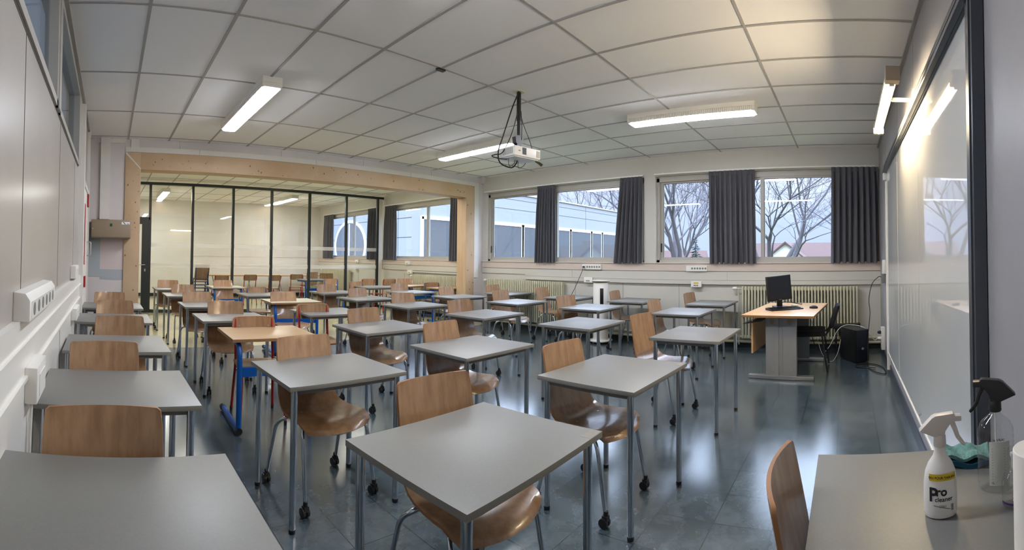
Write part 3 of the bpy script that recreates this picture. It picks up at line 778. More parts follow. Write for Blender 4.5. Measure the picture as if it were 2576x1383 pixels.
MB().tube(bend([(0.80, -0.035, 1.08), (0.80, -0.08, 1.08), (0.67, -0.085, 1.075)], 0.02), 0.010, 8).build('lever_handle', 'steel', do)
MB().box(0.785, 0.815, -0.04, -0.035, 0.93, 0.99).build('lock_plate', 'steel', do)

# ------------------------------------------------------------------ desks
def caps(o, pts, r=0.018):
    for x, y in pts: MB().lathe([(r, 0), (r, 0.018), (r * 0.9, 0.022)], 12, (x, y, 0)).build('foot_cap', 'black', o)
TW, TD, TH = 0.70, 0.59, 0.722
def make_desk():
    o = thing('student_desk', 'x', 'desk')
    q = MB(); q.slab(-TW / 2, TW / 2, -TD / 2, TD / 2, TH - 0.022, TH, 1); q.build('tabletop', ['top', 'edge'], o, bevel=0.0015)
    q = MB(); ix, iy = TW / 2 - 0.05, TD / 2 - 0.05
    for s in (-1, 1):
        q.box(-ix, ix, s * iy - 0.01, s * iy + 0.01, TH - 0.05, TH - 0.0225); q.box(s * ix - 0.01, s * ix + 0.01, -iy, iy, TH - 0.05, TH - 0.0225)
    q.build('under_frame', 'edge', o)
    for sx_ in (-1, 1):
        for sy_ in (-1, 1):
            l = MB().tube([(sx_ * (TW / 2 - 0.04), sy_ * (TD / 2 - 0.04), 0.02), (sx_ * (TW / 2 - 0.04), sy_ * (TD / 2 - 0.04), TH - 0.023)], 0.0165, 14).build('leg', 'chrome', o)
            MB().lathe([(0.017, 0), (0.018, 0.016), (0.016, 0.021)], 12, (sx_ * (TW / 2 - 0.04), sy_ * (TD / 2 - 0.04), 0)).build('foot_cap', 'black', l)
    return o
def make_blue_desk(top, edge, label='x', w=0.70, d=0.50):
    o = thing('school_desk', label, 'desk')
    q = MB(); q.slab(-w / 2, w / 2, -d / 2, d / 2, TH - 0.024, TH, 1); q.build('tabletop', [top, edge], o, bevel=0.002)
    for s in (-1, 1):
        x = s * (w / 2 - 0.06)
        MB().tube(bend([(x, d / 2 - 0.06, TH - 0.045), (x, -d / 2 + 0.06, TH - 0.045), (x, -d / 2 + 0.02, TH - 0.12), (x, -d / 2 + 0.02, 0.03)], 0.07, 6), 0.021, 12).build('leg', 'blue', o)
        fb = MB().tube([(x, -d / 2 + 0.02, 0.035), (x, d / 2 - 0.02, 0.035)], 0.02, 12).build('foot_bar', 'blue', o)
        for y in (-d / 2 - 0.005, d / 2 - 0.03): MB().tube([(x, y, 0.033), (x, y + 0.04, 0.033)], 0.026, 12).build('foot_cap', 'black', fb)
    MB().box(-w / 2 + 0.06, w / 2 - 0.06, -d / 2 + 0.03, -d / 2 + 0.06, 0.43, 0.50).build('crossbar', 'blue', o)
    MB().box(-w / 2 + 0.06, w / 2 - 0.06, d / 2 - 0.09, d / 2 - 0.065, TH - 0.07, TH - 0.03).build('crossbar', 'blue', o)
    return o

def make_shell_chair():
    o = thing('plywood_chair', 'x', 'chair')
    # one-piece shell: profile (y, z, half width), back at +y
    prof = [(0.255, 0.855, .175), (0.252, 0.845, .187), (0.243, 0.80, .192), (0.228, 0.72, .194), (0.214, 0.64, .196), (0.203, 0.56, .197), (0.192, 0.51, .198),
            (0.172, 0.475, .200), (0.140, 0.452, .204), (0.09, 0.441, .210), (0.02, 0.439, .216), (-0.06, 0.442, .222), (-0.12, 0.445, .224), (-0.165, 0.440, .222), (-0.205, 0.424, .212), (-0.222, 0.404, .196)]
    rows = []
    for k, (y, z, hw) in enumerate(prof):
        row = []
        for j in range(13):
            s = -1 + 2 * j / 12; bk = max(0, min(1, (z - 0.5) / 0.2))
            cy = 0.030 * bk * (1 - s * s)          # back bulges backwards
            cz = 0.012 * (s * s) * (1 - bk) * (1 if k < 13 else 0.3)
            fr = 0.062 * (s * s) if k >= 11 else 0
            row.append((s * hw, y + cy + fr * min(1, (k - 10) / 5 if k > 10 else 0), z + cz))
        rows.append(row)
    q = MB(); ne = q.sheet(rows, 0.011); q.mi[-ne:] = [1] * ne
    q.m = 2
    for sx_ in (-1, 1):
        for yy in (-0.08, 0.07): q.lathe([(0.006, -0.006), (0.006, 0.003)], 8, (sx_ * 0.11, yy, 0.4475))
    q.build('shell', ['ply', 'ply_edge', 'steel'], o, angle=50)
    for s in (-1, 1):
        l = MB().tube(bend([(0, 0.10, 0.425), (s * 0.205, 0.10, 0.425), (s * 0.232, 0.15, 0.38), (s * 0.245, 0.235, 0.075)], 0.035), 0.0105, 10).build('leg', 'chrome', o)
        caster(l, (s * 0.245, 0.24))
        l = MB().tube(bend([(0, -0.09, 0.425), (s * 0.19, -0.09, 0.425), (s * 0.212, -0.13, 0.38), (s * 0.225, -0.185, 0.075)], 0.035), 0.0105, 10).build('leg', 'chrome', o)
        caster(l, (s * 0.225, -0.19))
    q = MB()
    for s in (-1, 1): q.box(s * 0.11 - 0.012, s * 0.11 + 0.012, -0.10, 0.11, 0.420, 0.4365)
    q.box(-0.10, 0.10, -0.02, 0.02, 0.420, 0.428)
    q.build('seat_bracket', 'chrome', o)
    return o
def caster(leg, c):
    q = MB()
    for s in (-1, 1): q.lathe([(0.010, -0.009), (0.025, -0.008), (0.026, 0.0), (0.025, 0.008), (0.010, 0.009)], 16, T=Matrix.Translation((c[0] + s * 0.012, c[1] + 0.008, 0.026)) @ Matrix.Rotation(PI / 2, 4, 'Y'))
    q.box(c[0] - 0.014, c[0] + 0.014, c[1] - 0.014, c[1] + 0.016, 0.035, 0.062); q.tube([(c[0], c[1], 0.05), (c[0], c[1], 0.085)], 0.013, 10)
    q.build('castor', 'black', leg)

def make_tube_chair(name, frame, label='x', cat='chair'):
    o = thing(name, label, cat)
    fr = M[frame]
    # flat plywood seat and small curved back on a bent tube frame, back at +y
    rows = []
    for k in range(9):
        y = -0.19 + 0.38 * k / 8; row = []
        for j in range(9):
            s = -1 + j / 4; hw = 0.19 - (0.02 if k in (0, 8) else 0)
            row.append((s * hw, y, 0.452 - 0.010 * math.exp(-((k - 5) / 2.5) ** 2) * (1 - s * s) - (0.012 if k == 0 else 0)))
        rows.append(row)
    q = MB(); ne = q.sheet(rows, 0.010); q.mi[-ne:] = [1] * ne; q.build('seat', ['ply', 'ply_edge'], o, angle=50)
    rows = []
    for k, (z, hw) in enumerate([(0.815, .150), (0.808, .172), (0.79, .188), (0.74, .193), (0.69, .193), (0.668, .183), (0.655, .165)]):
        rows.append([((-1 + j / 5) * hw, 0.205 + 0.022 * (1 - (-1 + j / 5) ** 2) + 0.12 * (z - 0.66), z) for j in range(11)])
    q = MB(); ne = q.sheet(rows, 0.010); q.mi[-ne:] = [1] * ne; q.m = 2
    for s in (-1, 1): q.lathe([(0.007, -0.012), (0.007, 0.004)], 8, T=Matrix.Translation((s * 0.13, 0.216, 0.735)) @ Matrix.Rotation(PI / 2, 4, 'X'))
    q.build('backrest', ['ply', 'ply_edge', 'steel'], o, angle=50)
    for s in (-1, 1):
        a = MB().tube(bend([(s * 0.165, 0.232, 0.80), (s * 0.165, 0.20, 0.64), (s * 0.165, 0.17, 0.44), (s * 0.185, 0.235, 0.015)], 0.05), 0.0115, 10).build('leg', frame, o)
        b = MB().tube(bend([(s * 0.165, 0.17, 0.43), (s * 0.165, -0.15, 0.43), (s * 0.185, -0.195, 0.015)], 0.04), 0.0115, 10).build('leg', frame, o)
        for l, x, y in ((a, s * 0.185, 0.236), (b, s * 0.185, -0.195)): MB().lathe([(0.013, 0), (0.014, 0.03), (0.012, 0.034)], 10, (x, y, 0)).build('foot_cap', 'black', l)
    for y_, z_ in ((-0.12, 0.425), (0.19, 0.36)): MB().tube([(-0.166, y_, z_), (0.166, y_, z_)], 0.009, 8).build('stretcher', frame, o)
    return o

ORD = ['first', 'second', 'third', 'fourth', 'fifth', 'sixth', 'seventh']
desk0 = make_desk(); shell0 = make_shell_chair()
used = {'d': 0, 'c': 0}
# (row, place, x, y, rot) -- rows counted from the panelled wall, places from the whiteboard end
DESKS = [
    (0, 0, 0.030, 1.165, 0.0), (0, 1, 0.046, 2.227, 0.01), (0, 2, 0.056, 3.289, 0.015), (0, 3, 0.051, 4.523, 0.0), (0, 4, 0.042, 5.572, 0.01),
    (1, 0, 1.158, 1.150, 0.027), (1, 1, 1.204, 2.397, 0.022), (1, 3, 1.235, 4.63, 0.0), (1, 4, 1.25, 5.80, 0.01), (1, 5, 1.20, 7.18, 0.01), (1, 6, 1.16, 8.42, 0.02),
    (2, 0, 2.373, 1.262, -0.030), (2, 1, 2.397, 2.441, 0.013), (2, 2, 2.365, 3.60, 0.02), (2, 3, 2.43, 4.82, -0.02), (2, 5, 2.44, 7.20, 0.0),
    (3, 0, 3.810, 1.249, -0.009), (3, 1, 3.950, 2.480, 0.0), (3, 2, 3.858, 3.730, 0.05), (3, 3, 3.822, 5.005, 0.04), (3, 4, 3.752, 6.159, 0.04), (3, 5, 3.84, 7.375, -0.009),
    (4, 0, 5.343, 1.914, -0.003), (4, 1, 5.298, 3.179, 0.03), (4, 2, 5.259, 4.436, 0.011), (4, 3, 5.252, 5.679, -0.03), (4, 5, 5.345, 8.394, 0.03),
    (5, 0, 6.49, 1.90, -0.01), (5, 1, 6.49, 3.14, 0.03), (5, 2, 6.46, 4.30, 0.012), (5, 3, 6.46, 5.63, 0.03)]
for r, k, x, y, rz in DESKS:
    place(desk0, used['d'], (x, y, 0), rz, 'light grey desk on chrome legs, %s row from panelled wall, %s from whiteboard end' % (ORD[r], ORD[k]), 'light grey single desks on chrome legs'); used['d'] = 1
for name_x, (tx_, ty_, rz_) in (('A', (1.158, 1.150, 0.027)), ('C', (2.373, 1.262, -0.030))):
    dk = [q_ for q_ in COL.objects if q_.name.startswith('student_desk') and abs(q_.location.x - tx_) < 1e-3 and abs(q_.location.y - ty_) < 1e-3][0]
    MB().box(0.265, 0.347, -0.292, -0.250, TH - 0.0002, TH + 0.0004).build('tape_patch', 'tape', dk)
# chairs: row, place, x, y(top of back), rot
CH = [(0, 0, -0.01, 1.53, 3), (0, 1, -0.02, 2.63, 5), (0, 2, 0.09, 3.70, 3), (0, 3, 0.065, 4.87, 3), (0, 4, 0.01, 5.86, 4),
      (1, 0, 1.28, 1.545, -3), (1, 1, 1.19, 2.71, 6), (1, 3, 1.235, 4.86, -4), (1, 4, 1.15, 6.08, 3), (1, 5, 1.18, 7.45, 5), (1, 6, 1.09, 8.65, -5),
      (2, 0, 2.33, 1.62, -2), (2, 1, 2.39, 2.81, 6), (2, 2, 2.36, 3.93, 7), (2, 4, 2.35, 6.05, 2), (2, 6, 2.17, 8.78, 4),
      (3, 0, 3.87, 1.82, -5), (3, 2, 3.80, 4.12, 1), (3, 3, 3.84, 5.32, -2), (3, 4, 3.73, 6.40, 12), (3, 5, 3.70, 7.43, 3),
      (4, 0, 5.25, 2.30, 1), (4, 1, 5.24, 3.58, -7), (4, 2, 5.36, 4.88, 2), (4, 3, 5.27, 6.05, 8), (4, 4, 5.13, 7.22, -2),
      (5, 0, 6.48, 2.27, -5), (5, 1, 6.42, 3.47, 5), (5, 2, 6.42, 4.88, 4), (5, 3, 6.38, 6.0, 3), (5, 6, 6.45, 8.85, -10)]
for r, k, x, y, a in CH:
    rz = math.radians(a); c = Vector((0.255 + 0.012, 0))
    px = x + math.sin(rz) * 0.267; py = y - math.cos(rz) * 0.267
    place(shell0, used['c'], (px, py, 0), rz, 'beech plywood chair on castors, %s row from panelled wall, at %s place from whiteboard' % (ORD[r], ORD[k]), 'beech plywood chairs on castors'); used['c'] = 1
# the desk and chair that touch the whiteboard wall beside the camera
place(desk0, 1, (1.18, -0.20, 0), 0.0, 'light grey desk against the whiteboard wall carrying the spray bottles', 'light grey single desks on chrome legs')
place(shell0, 1, (1.13, -0.10, 0), 0.02, 'beech plywood chair tucked into desk that carries the spray bottles', 'beech plywood chairs on castors')
# two taller plywood chairs beyond the partition, their backs to the camera
for x, y, rz, lab in ((6.0, 13.25, PI + 0.05, 'plywood chair with full back view at long far table'), (6.15, 12.3, PI - 0.5, 'plywood chair turned sideways beyond partition near far radiator')):
    place(shell0, 1, (x, y, 0), rz, lab, 'beech plywood chairs on castors')

brown = make_blue_desk('top_beech', 'edge_brown', 'brown topped desk with blue legs in the middle of second row', 0.70, 0.59)
brown.location = (1.283, 3.67, 0); brown.rotation_euler[2] = -0.03
o = make_blue_desk('top_cream', 'edge_brown', 'cream topped desk with blue legs, third row, just before the timber frame', 0.72, 0.56); o.location = (2.502, 6.13, 0); o.rotation_euler[2] = -0.05
o = make_blue_desk('top_cream', 'edge', 'cream topped desk with blue legs and wide blue crossbar in far room', 0.66, 0.6); o.location = (2.26, 8.95, 0)
o = make_blue_desk('top', 'edge', 'white desk with blue under frame, fifth row inside the opening', 0.70, 0.59); o.location = (5.166, 6.877, 0); o.rotation_euler[2] = 0.1
o = make_blue_desk('top_beech', 'edge_brown', 'beech topped desk with blue legs beside the far radiator', 0.75, 0.55); o.location = (6.45, 8.45, 0); o.rotation_euler[2] = 0.0
o = make_blue_desk('top_beech', 'edge_brown', 'beech topped desk with blue legs partly behind the timber post', 0.75, 0.55); o.location = (6.55, 7.42, 0)
o = make_blue_desk('top', 'edge', 'white desk with blue legs standing behind the glass partition', 0.8, 0.6); o.location = (5.3, 11.4, 0)

red0 = make_tube_chair('school_chair', 'red'); nav0 = make_tube_chair('school_chair', 'navy'); blu0 = make_tube_chair('school_chair', 'blue')
def school(proto, first, x, y, rz, lab, g='school chairs on painted tube frames'):
    return place(proto, not first, (x, y, 0), rz, lab, g)
school(red0, True, 1.24, 3.72, -0.10, 'red framed school chair pushed into the brown desk')
school(red0, False, 2.20, 4.56, -0.10, 'red framed school chair at fourth desk of third row')
school(red0, False, 2.86, 11.9, PI, 'small red framed chair behind the partition, first of three at far table')
school(red0, False, 3.75, 12.3, PI, 'small red framed chair behind the partition, middle of three at far table')
school(red0, False, 4.35, 12.1, PI + 0.15, 'small red framed chair behind the partition, third of three at far table')
school(red0, False, 5.3, 12.6, PI - 0.3, 'red framed chair beside the sideways plywood chair behind glass')
school(red0, False, 6.0, 9.95, PI, 'red framed chair with its back to us just before the partition')
school(red0, False, 6.45, 9.7, PI, 'red framed chair by the partition end post')
school(nav0, True, 2.42, 7.25, -0.05, 'round backed navy framed chair, third row just past timber frame')
school(nav0, False, 5.05, 8.45, 0.05, 'round backed navy framed chair at white desk near far radiator')
school(nav0, False, 6.38, 7.60, -0.2, 'round backed navy framed chair beside far radiator')
school(blu0, True, 5.05, 9.70, -0.1, 'round backed bright blue framed chair in front of the partition')
# stack of blue framed chairs behind the partition
for i in range(4):
    o = place(nav0, 1, (2.42, 12.35 - 0.035 * i, 0.085 * i), PI, ['bottom', 'second lowest', 'third', 'topmost'][i] + ' navy framed chair in the stack behind the partition', 'stacked navy framed chairs')

# long table along the far wall
o = thing('long_table', 'long beech topped table running along the far wall', 'table', (4.9, 13.95, 0))
q = MB(); q.slab(-1.95, 1.95, -0.35, 0.35, 0.70, 0.725, 1); q.build('tabletop', ['pine', 'edge_brown'], o)
for xx in (-1.8, -0.7, 0.3, 1.3, 1.85):
    for s in (-1, 1):
        MB().tube([(xx - 0.05 * s, -0.3, 0.70), (xx + 0.12 * s, -0.3, 0.0)], 0.014, 8).build('leg', 'ink_grey', o)

# ------------------------------------------------------------------ teacher corner
o = thing('teacher_desk', 'large beech teacher desk on grey metal T legs', 'desk', (5.72, 0.70, 0), -0.065)
q = MB(); q.slab(-0.72, 0.72, -0.40, 0.40, 0.712, 0.737, 1); q.build('desktop', ['pine', 'edge_brown'], o, bevel=0.002)
for s in (-1, 1):
    x = s * 0.48
    q = MB(); 
    for yy in (-0.10, 0.10): q.box(x - 0.03, x + 0.03, yy - 0.075, yy + 0.075, 0.04, 0.712)
    q.box(x - 0.02, x + 0.02, -0.04, 0.04, 0.04, 0.712)
    lg = q.build('leg', 'deskgrey', o, bevel=0.004)
    MB().box(x - 0.035, x + 0.035, -0.37, 0.38, 0.0, 0.045).build('foot_bar', 'steel', lg, bevel=0.012)
    for yy in (-0.10, 0.10):
        for z in (0.12, 0.64): MB().lathe([(0.028, 0), (0.028, 0.004)], 16, T=Matrix.Translation((x - 0.031, yy, z)) @ Matrix.Rotation(-PI / 2, 4, 'Y')).build('cable_cap', 'cabinet' if z > 0.5 else 'deskgrey', lg)
MB().box(-0.50, 0.50, 0.325, 0.345, 0.28, 0.66).build('modesty_panel', 'pine', o)
q = MB()
for i in range(10): q.tube([(-0.66 + i * 0.04, 0.20, 0.66), (-0.66 + i * 0.04, 0.39, 0.63)], 0.002, 5); 
for i in range(5): q.tube([(-0.68, 0.2 + i * 0.048, 0.66 - i * 0.006), (-0.28, 0.2 + i * 0.048, 0.66 - i * 0.006)], 0.002, 5)
q.tube([(-0.68, 0.39, 0.70), (-0.28, 0.39, 0.70)], 0.003, 5)
q.build('wire_basket', 'black', o)
MB().box(-0.45, 0.45, -0.03, 0.03, 0.64, 0.70).build('under_beam', 'deskgrey', o)

ZD = 0.737
o = thing('computer_monitor', 'square black computer monitor on the teacher desk, tilted slightly', 'monitor', (5.86, 0.83, ZD), math.radians(-58))
Tm = Matrix.Rotation(math.radians(-5), 4, 'Y')
# local: screen faces -y
q = MB(); q.box(-0.165, 0.165, -0.03, 0.01, 0.09, 0.40, Tm); q.build('casing', 'black', o, bevel=0.005)
q = MB(); q.box(-0.150, 0.150, -0.0315, -0.0295, 0.115, 0.385, Tm); q.build('screen', 'screen', o)
q = MB(); q.box(-0.035, 0.035, 0.005, 0.035, 0.01, 0.25); q.prism([(-0.10, -0.09), (0.10, -0.09), (0.07, 0.10), (-0.07, 0.10)], 0.0, 0.014); q.build('stand', 'black', o, bevel=0.003)
q = MB(); q.box(-0.02, 0.02, -0.033, -0.031, 0.098, 0.105, Tm); q.build('logo_mark', 'ink_grey', o)
o = thing('keyboard', 'black computer keyboard in front of the monitor', 'keyboard', (5.60, 0.74, ZD), math.radians(-52))
q = MB(); q.prism([(-0.08, 0.0), (0.08, 0.0), (0.08, 0.028), (-0.08, 0.014)], -0.22, 0.22, 'x'); q.build('case', 'black', o, bevel=0.003)
q = MB()
for r_ in range(5):
    for c_ in range(15): q.box(-0.205 + c_ * 0.0265, -0.183 + c_ * 0.0265, -0.065 + r_ * 0.025, -0.045 + r_ * 0.025, 0.014 + 0.0022 * r_, 0.022 + 0.0022 * r_)
q.build('keys', 'screen', o)
o = MB().lathe([(0.030, 0), (0.034, 0.008), (0.032, 0.022), (0.020, 0.033), (0.004, 0.036)], 20, sy=1.0, sx=1.65).build('computer_mouse', 'black', loc=(5.75, 0.40, ZD), rz=1.3)
tag(o, 'black computer mouse at the window end of teacher desk', 'mouse')
MB().box(-0.02, 0.02, -0.012, 0.012, 0.030, 0.037).build('scroll_area', 'ink_grey', o)
tag(MB().box(-0.06, 0.06, -0.03, 0.03, 0, 0.022).build('cream_box', 'cream', bevel=0.004, loc=(6.0, 0.66, ZD), rz=0.4), 'small flat cream box lying behind the keyboard', 'box')
o = MB(); 
tag(cable([(5.95, 0.85, ZD + 0.03), (6.05, 0.8, ZD + 0.05), (6.15, 0.7, ZD + 0.03), (6.2, 0.6, ZD + 0.008), (6.3, 0.6, ZD + 0.008)], 0.005, None, 'black', 'desk_cable'), 'black cable looped behind the monitor on teacher desk', 'cable')

# black four legged chair
o = thing('visitor_chair', 'black padded four legged chair at the teacher desk', 'chair', (5.78, 0.47, 0), 0.0)
# faces +y (towards the desk middle), back at -y
rows = [[((-1 + j / 4) * (0.235 if 0 < k < 8 else 0.20), -0.20 + 0.42 * k / 8, 0.455 + 0.012 * math.sin(PI * j / 8) * math.sin(PI * k / 8)) for j in range(9)] for k in range(9)]
q = MB(); q.sheet(rows, 0.055); q.build('seat', 'blackmat', o, bevel=0.0, angle=70)
rows = [[((-1 + j / 4) * (0.22 if 0 < k < 6 else 0.19), -0.27 - 0.03 * (1 - (-1 + j / 4) ** 2) - 0.10 * k / 6 * 0.8, 0.52 + 0.26 * k / 6) for j in range(9)] for k in range(7)]
q = MB(); q.sheet(rows, 0.035); q.build('backrest', 'blackmat', o, angle=70)
for s in (-1, 1):
    MB().tube(bend([(s * 0.22, 0.18, 0.43), (s * 0.25, 0.25, 0.01)], 0.03), 0.012, 10).build('leg', 'black', o)
    MB().tube(bend([(s * 0.22, -0.18, 0.43), (s * 0.25, -0.24, 0.01)], 0.03), 0.012, 10).build('leg', 'black', o)
    MB().tube(bend([(s * 0.18, 0.15, 0.42), (s * 0.18, -0.22, 0.43), (s * 0.18, -0.30, 0.56)], 0.04), 0.011, 8).build('back_bar', 'black', o)

# PC tower
o = thing('computer_tower', 'black computer tower standing on the floor near whiteboard wall', 'computer', (6.25, -0.10, 0), math.radians(-60))
MB().box(-0.10, 0.10, -0.20, 0.20, 0.008, 0.42).build('case', 'black', o, bevel=0.006)
q = MB(); q.box(-0.095, 0.095, -0.213, -0.20, 0.012, 0.415); q.build('front_panel', 'screen', o, bevel=0.005)
MB().lathe([(0.017, 0), (0.017, 0.006), (0.01, 0.008)], 18, T=Matrix.Translation((0.0, -0.213, 0.18)) @ Matrix.Rotation(PI / 2, 4, 'X')).build('power_button', 'steel', o)
o = thing('black_rack', 'black ledge like console lying behind the computer tower', 'console', (6.78, 0.0, 0.0))
q = MB(); q.prism([(-0.20, 0.335), (-0.17, 0.395), (0.20, 0.405), (0.20, 0.345), (-0.05, 0.34)], -0.08, 0.06, 'x', Matrix.Rotation(PI, 4, 'Z')); q.build('body', 'black', o, bevel=0.005)
for s in (-1, 1): MB().box(-0.02, 0.02, s * 0.15 - 0.012, s * 0.15 + 0.012, 0, 0.345).build('leg', 'black', o)
# cables of the corner
def cab(pts, r, m, lab, name='cable'):
    return tag(cable(pts, r, None, m, name), lab, 'cable', 'cables in the teacher corner')
cab([(6.04, YB + 0.06, 1.10), (6.08, -0.42, 1.10), (6.16, -0.34, 1.0), (6.2, -0.30, 0.8), (6.16, -0.31, 0.62), (6.1, -0.28, 0.35), (6.02, -0.27, 0.1), (5.95, -0.27, 0.012), (5.7, -0.28, 0.008), (5.5, -0.36, 0.008), (5.45, -0.45, 0.008), (5.75, -0.44, 0.008), (5.95, -0.32, 0.008), (5.95, -0.15, 0.008), (5.8, -0.12, 0.008), (5.72, -0.35, 0.012)], 0.005, 'black', 'black cable dropping from wall charger and coiling on the floor')
cab([(6.28, YB + 0.10, 0.27), (6.3, -0.37, 0.25), (6.28, -0.30, 0.36), (6.3, -0.2, 0.43), (6.35, 0.0, 0.445), (6.3, 0.12, 0.38), (6.2, 0.22, 0.2), (6.1, 0.3, 0.12)], 0.005, 'white', 'white cable arching over the computer tower to the wall socket')
cab([(6.35, 0.08, 0.25), (6.2, 0.12, 0.1), (6.1, 0.2, 0.012), (6.15, 0.32, 0.1), (6.3, 0.4, 0.3), (6.25, 0.5, 0.62)], 0.004, 'white', 'thin white cable looping low behind the black chair')
cab([(6.4, 0.12, 0.3), (6.3, 0.25, 0.15), (6.35, 0.35, 0.05), (6.45, 0.45, 0.2), (6.3, 0.55, 0.55)], 0.005, 'black', 'black cable tangle behind the black chair under teacher desk')

# air purifier
o = thing('air_purifier', 'white cylindrical air purifier with a glass disc on top', 'air purifier', (6.58, 3.79, 0))
q = MB(); q.lathe([(0.17, 0.03), (0.19, 0.035), (0.19, 0.05), (0.13, 0.06), (0.122, 0.09), (0.122, 0.95), (0.115, 0.965)], 36); q.build('body', 'white', o)
MB().lathe([(0.10, 0.965), (0.10, 0.985), (0.142, 0.985), (0.145, 0.992), (0.142, 1.0)], 36).build('top_disc', 'top_cream', o)
MB().lathe([(0.1445, 0.983), (0.1455, 0.985), (0.1445, 0.990)], 36).build('disc_rim', 'black', o)
a = math.atan2(-3.79, -6.58)
q = MB(); q.box(0.112, 0.125, -0.028, 0.028, 0.62, 0.88, Matrix.Rotation(a + 0.12, 4, 'Z')); q.build('display_slot', 'black', o, bevel=0.004)
for k in range(4):
    an = PI / 4 + k * PI / 2
    MB().lathe([(0.012, -0.01), (0.028, -0.009), (0.028, 0.009), (0.012, 0.01)], 12, T=Matrix.Translation((0.155 * math.cos(an), 0.155 * math.sin(an), 0.028)) @ Matrix.Rotation(PI / 2, 4, 'X')).build('castor', 'black', o)

# ------------------------------------------------------------------ bottles on the near desk
ZT_ = TH
def text(body, size, m, parent, loc, rot, name='lettering', bold=0.0, align='CENTER'):
    cu = bpy.data.curves.new(name, 'FONT'); cu.body = body; cu.size = size; cu.align_x = align; cu.offset = bold
    cu.extrude = 0.0002; cu.resolution_u = 3
    t_ = bpy.data.objects.new(name, cu); COL.objects.link(t_)
    dg = bpy.context.evaluated_depsgraph_get()
    me = bpy.data.meshes.new_from_object(t_.evaluated_get(dg)); bpy.data.objects.remove(t_)
    me.materials.clear(); me.materials.append(M[m])
    ob = bpy.data.objects.new(name, me); COL.objects.link(ob); ob.parent = parent; ob.location = loc; ob.rotation_euler = rot
    return ob
def wrap(ob, R, sy):     # bends flat lettering (local x, facing -y) round an elliptic bottle of half axes R, R*sy
    for v in ob.data.vertices:
        x = v.co.x; zz = v.co.y; d = v.co.z
        a_ = x / R
        v.co = Vector(((R + 0.0006 + d) * math.sin(a_), -(R * sy + 0.0006 + d) * math.cos(a_), zz))
    return ob
def spray_head(o, z, m, s=1.0, flip=1):
    T_ = Matrix.Translation((0, 0, z)) @ Matrix.Diagonal((flip * s, s, s, 1))
    MB().lathe([(0.0135, 0), (0.0145, 0.002), (0.0135, 0.022), (0.010, 0.027)], 18, T=T_).build('collar', m, o)
    q = MB(); q.prism([(-0.013, 0.022), (-0.046, 0.036), (-0.040, 0.042), (-0.018, 0.064), (-0.010, 0.068), (0.030, 0.072), (0.034, 0.066), (0.048, 0.066), (0.048, 0.054), (0.034, 0.054), (0.022, 0.048), (0.012, 0.034), (0.010, 0.022)], -0.011, 0.011, 'y', T_)
    q.build('spray_head', m, o, bevel=0.0025)
    q = MB(); q.tube([T_ @ Vector(p) for p in ((0.028, 0, 0.050), (0.034, 0, 0.036), (0.040, 0, 0.018), (0.050, 0, 0.004), (0.056, 0, -0.002))], [0.0065 * s, 0.0055 * s, 0.005 * s, 0.0045 * s, 0.003 * s], 8)
    q.build('trigger', m, o)
# local -y faces the camera
def face(x, y): return math.atan2(-x, y) + 0.0   # rotation so that local -y points to the origin
bx, by = 1.150, -0.227
o = thing('spray_bottle', 'white board cleaner spray bottle with a yellow band label', 'spray bottle', (bx, by, ZT_), math.atan2(by, bx) - PI / 2 + 0.12)
SY = 0.72
q = MB(); q.lathe([(0.030, 0), (0.038, 0.003), (0.041, 0.012), (0.0415, 0.05), (0.041, 0.085), (0.038, 0.108), (0.030, 0.128), (0.018, 0.145), (0.0135, 0.160), (0.013, 0.172)], 32, sy=SY)
q.build('bottle', 'bottle_white', o)
q = MB(); q.sheet([[(0.0417 * math.sin(t), -0.0417 * SY * math.cos(t) - 0.0003, z) for t in [(-0.80 + 1.75 * j / 14) for j in range(15)]] for z in (0.110, 0.094)], 0.0006); q.build('yellow_band', 'yellow', o)
for body, size, m_, lx, lz, bd_ in (('EAU POUR TABLEAU', 0.0078, 'ink', 0.002, 0.099, 0.0001), ('P', 0.046, 'ink', -0.022, 0.046, 0.0012), ('ro', 0.029, 'ink', -0.001, 0.059, 0.0008), ('cleaner', 0.0155, 'ink', 0.005, 0.045, 0.0001), ('GEN+', 0.007, 'ink_grey', 0.002, 0.031, 0.0)):
    tx = text(body, size, m_, o, (0, 0, lz), (0, 0, 0), 'lettering', bd_)
    for v in tx.data.vertices: v.co.x += lx
    wrap(tx, 0.0418, SY)
q = MB()
for k in range(7): q.box(0.0235, 0.0315, 0.021 + k * 0.0022, 0.0222 + k * 0.0022, -0.0001, 0.0001)
bo = q.build('barcode', 'ink_grey', o)
for v in bo.data.vertices: pass
wrap(bo, 0.0418, SY); bo.location = (0, 0, 0)
q = MB(); q.sheet([[(0.0419 * math.sin(t), -0.0419 * SY * math.cos(t) - 0.0003, 0.036 - 0.010 * (t + 0.5) ** 1.3 + dz) for t in [(-0.5 + 1.0 * j / 12) for j in range(13)]] for dz in (0.0, -0.0016)], 0.0005); q.build('swoosh', 'ink_grey', o)
spray_head(o, 0.168, 'trigger', 1.12, 1)
bx, by = 1.235, -0.400
o = thing('spray_bottle', 'clear litre bottle with a black spray head', 'spray bottle', (bx, by, ZT_), math.atan2(by, bx) - PI / 2)
q = MB(); prof = [(0.040, 0), (0.048, 0.006), (0.050, 0.02)]
for k in range(9): prof += [(0.0510, 0.03 + k * 0.014), (0.0495, 0.037 + k * 0.014)]
prof += [(0.049, 0.165), (0.040, 0.182), (0.022, 0.197), (0.0145, 0.204), (0.0140, 0.212)]
q.lathe(prof, 32, sy=0.8); q.build('bottle', 'bottle_clear', o)
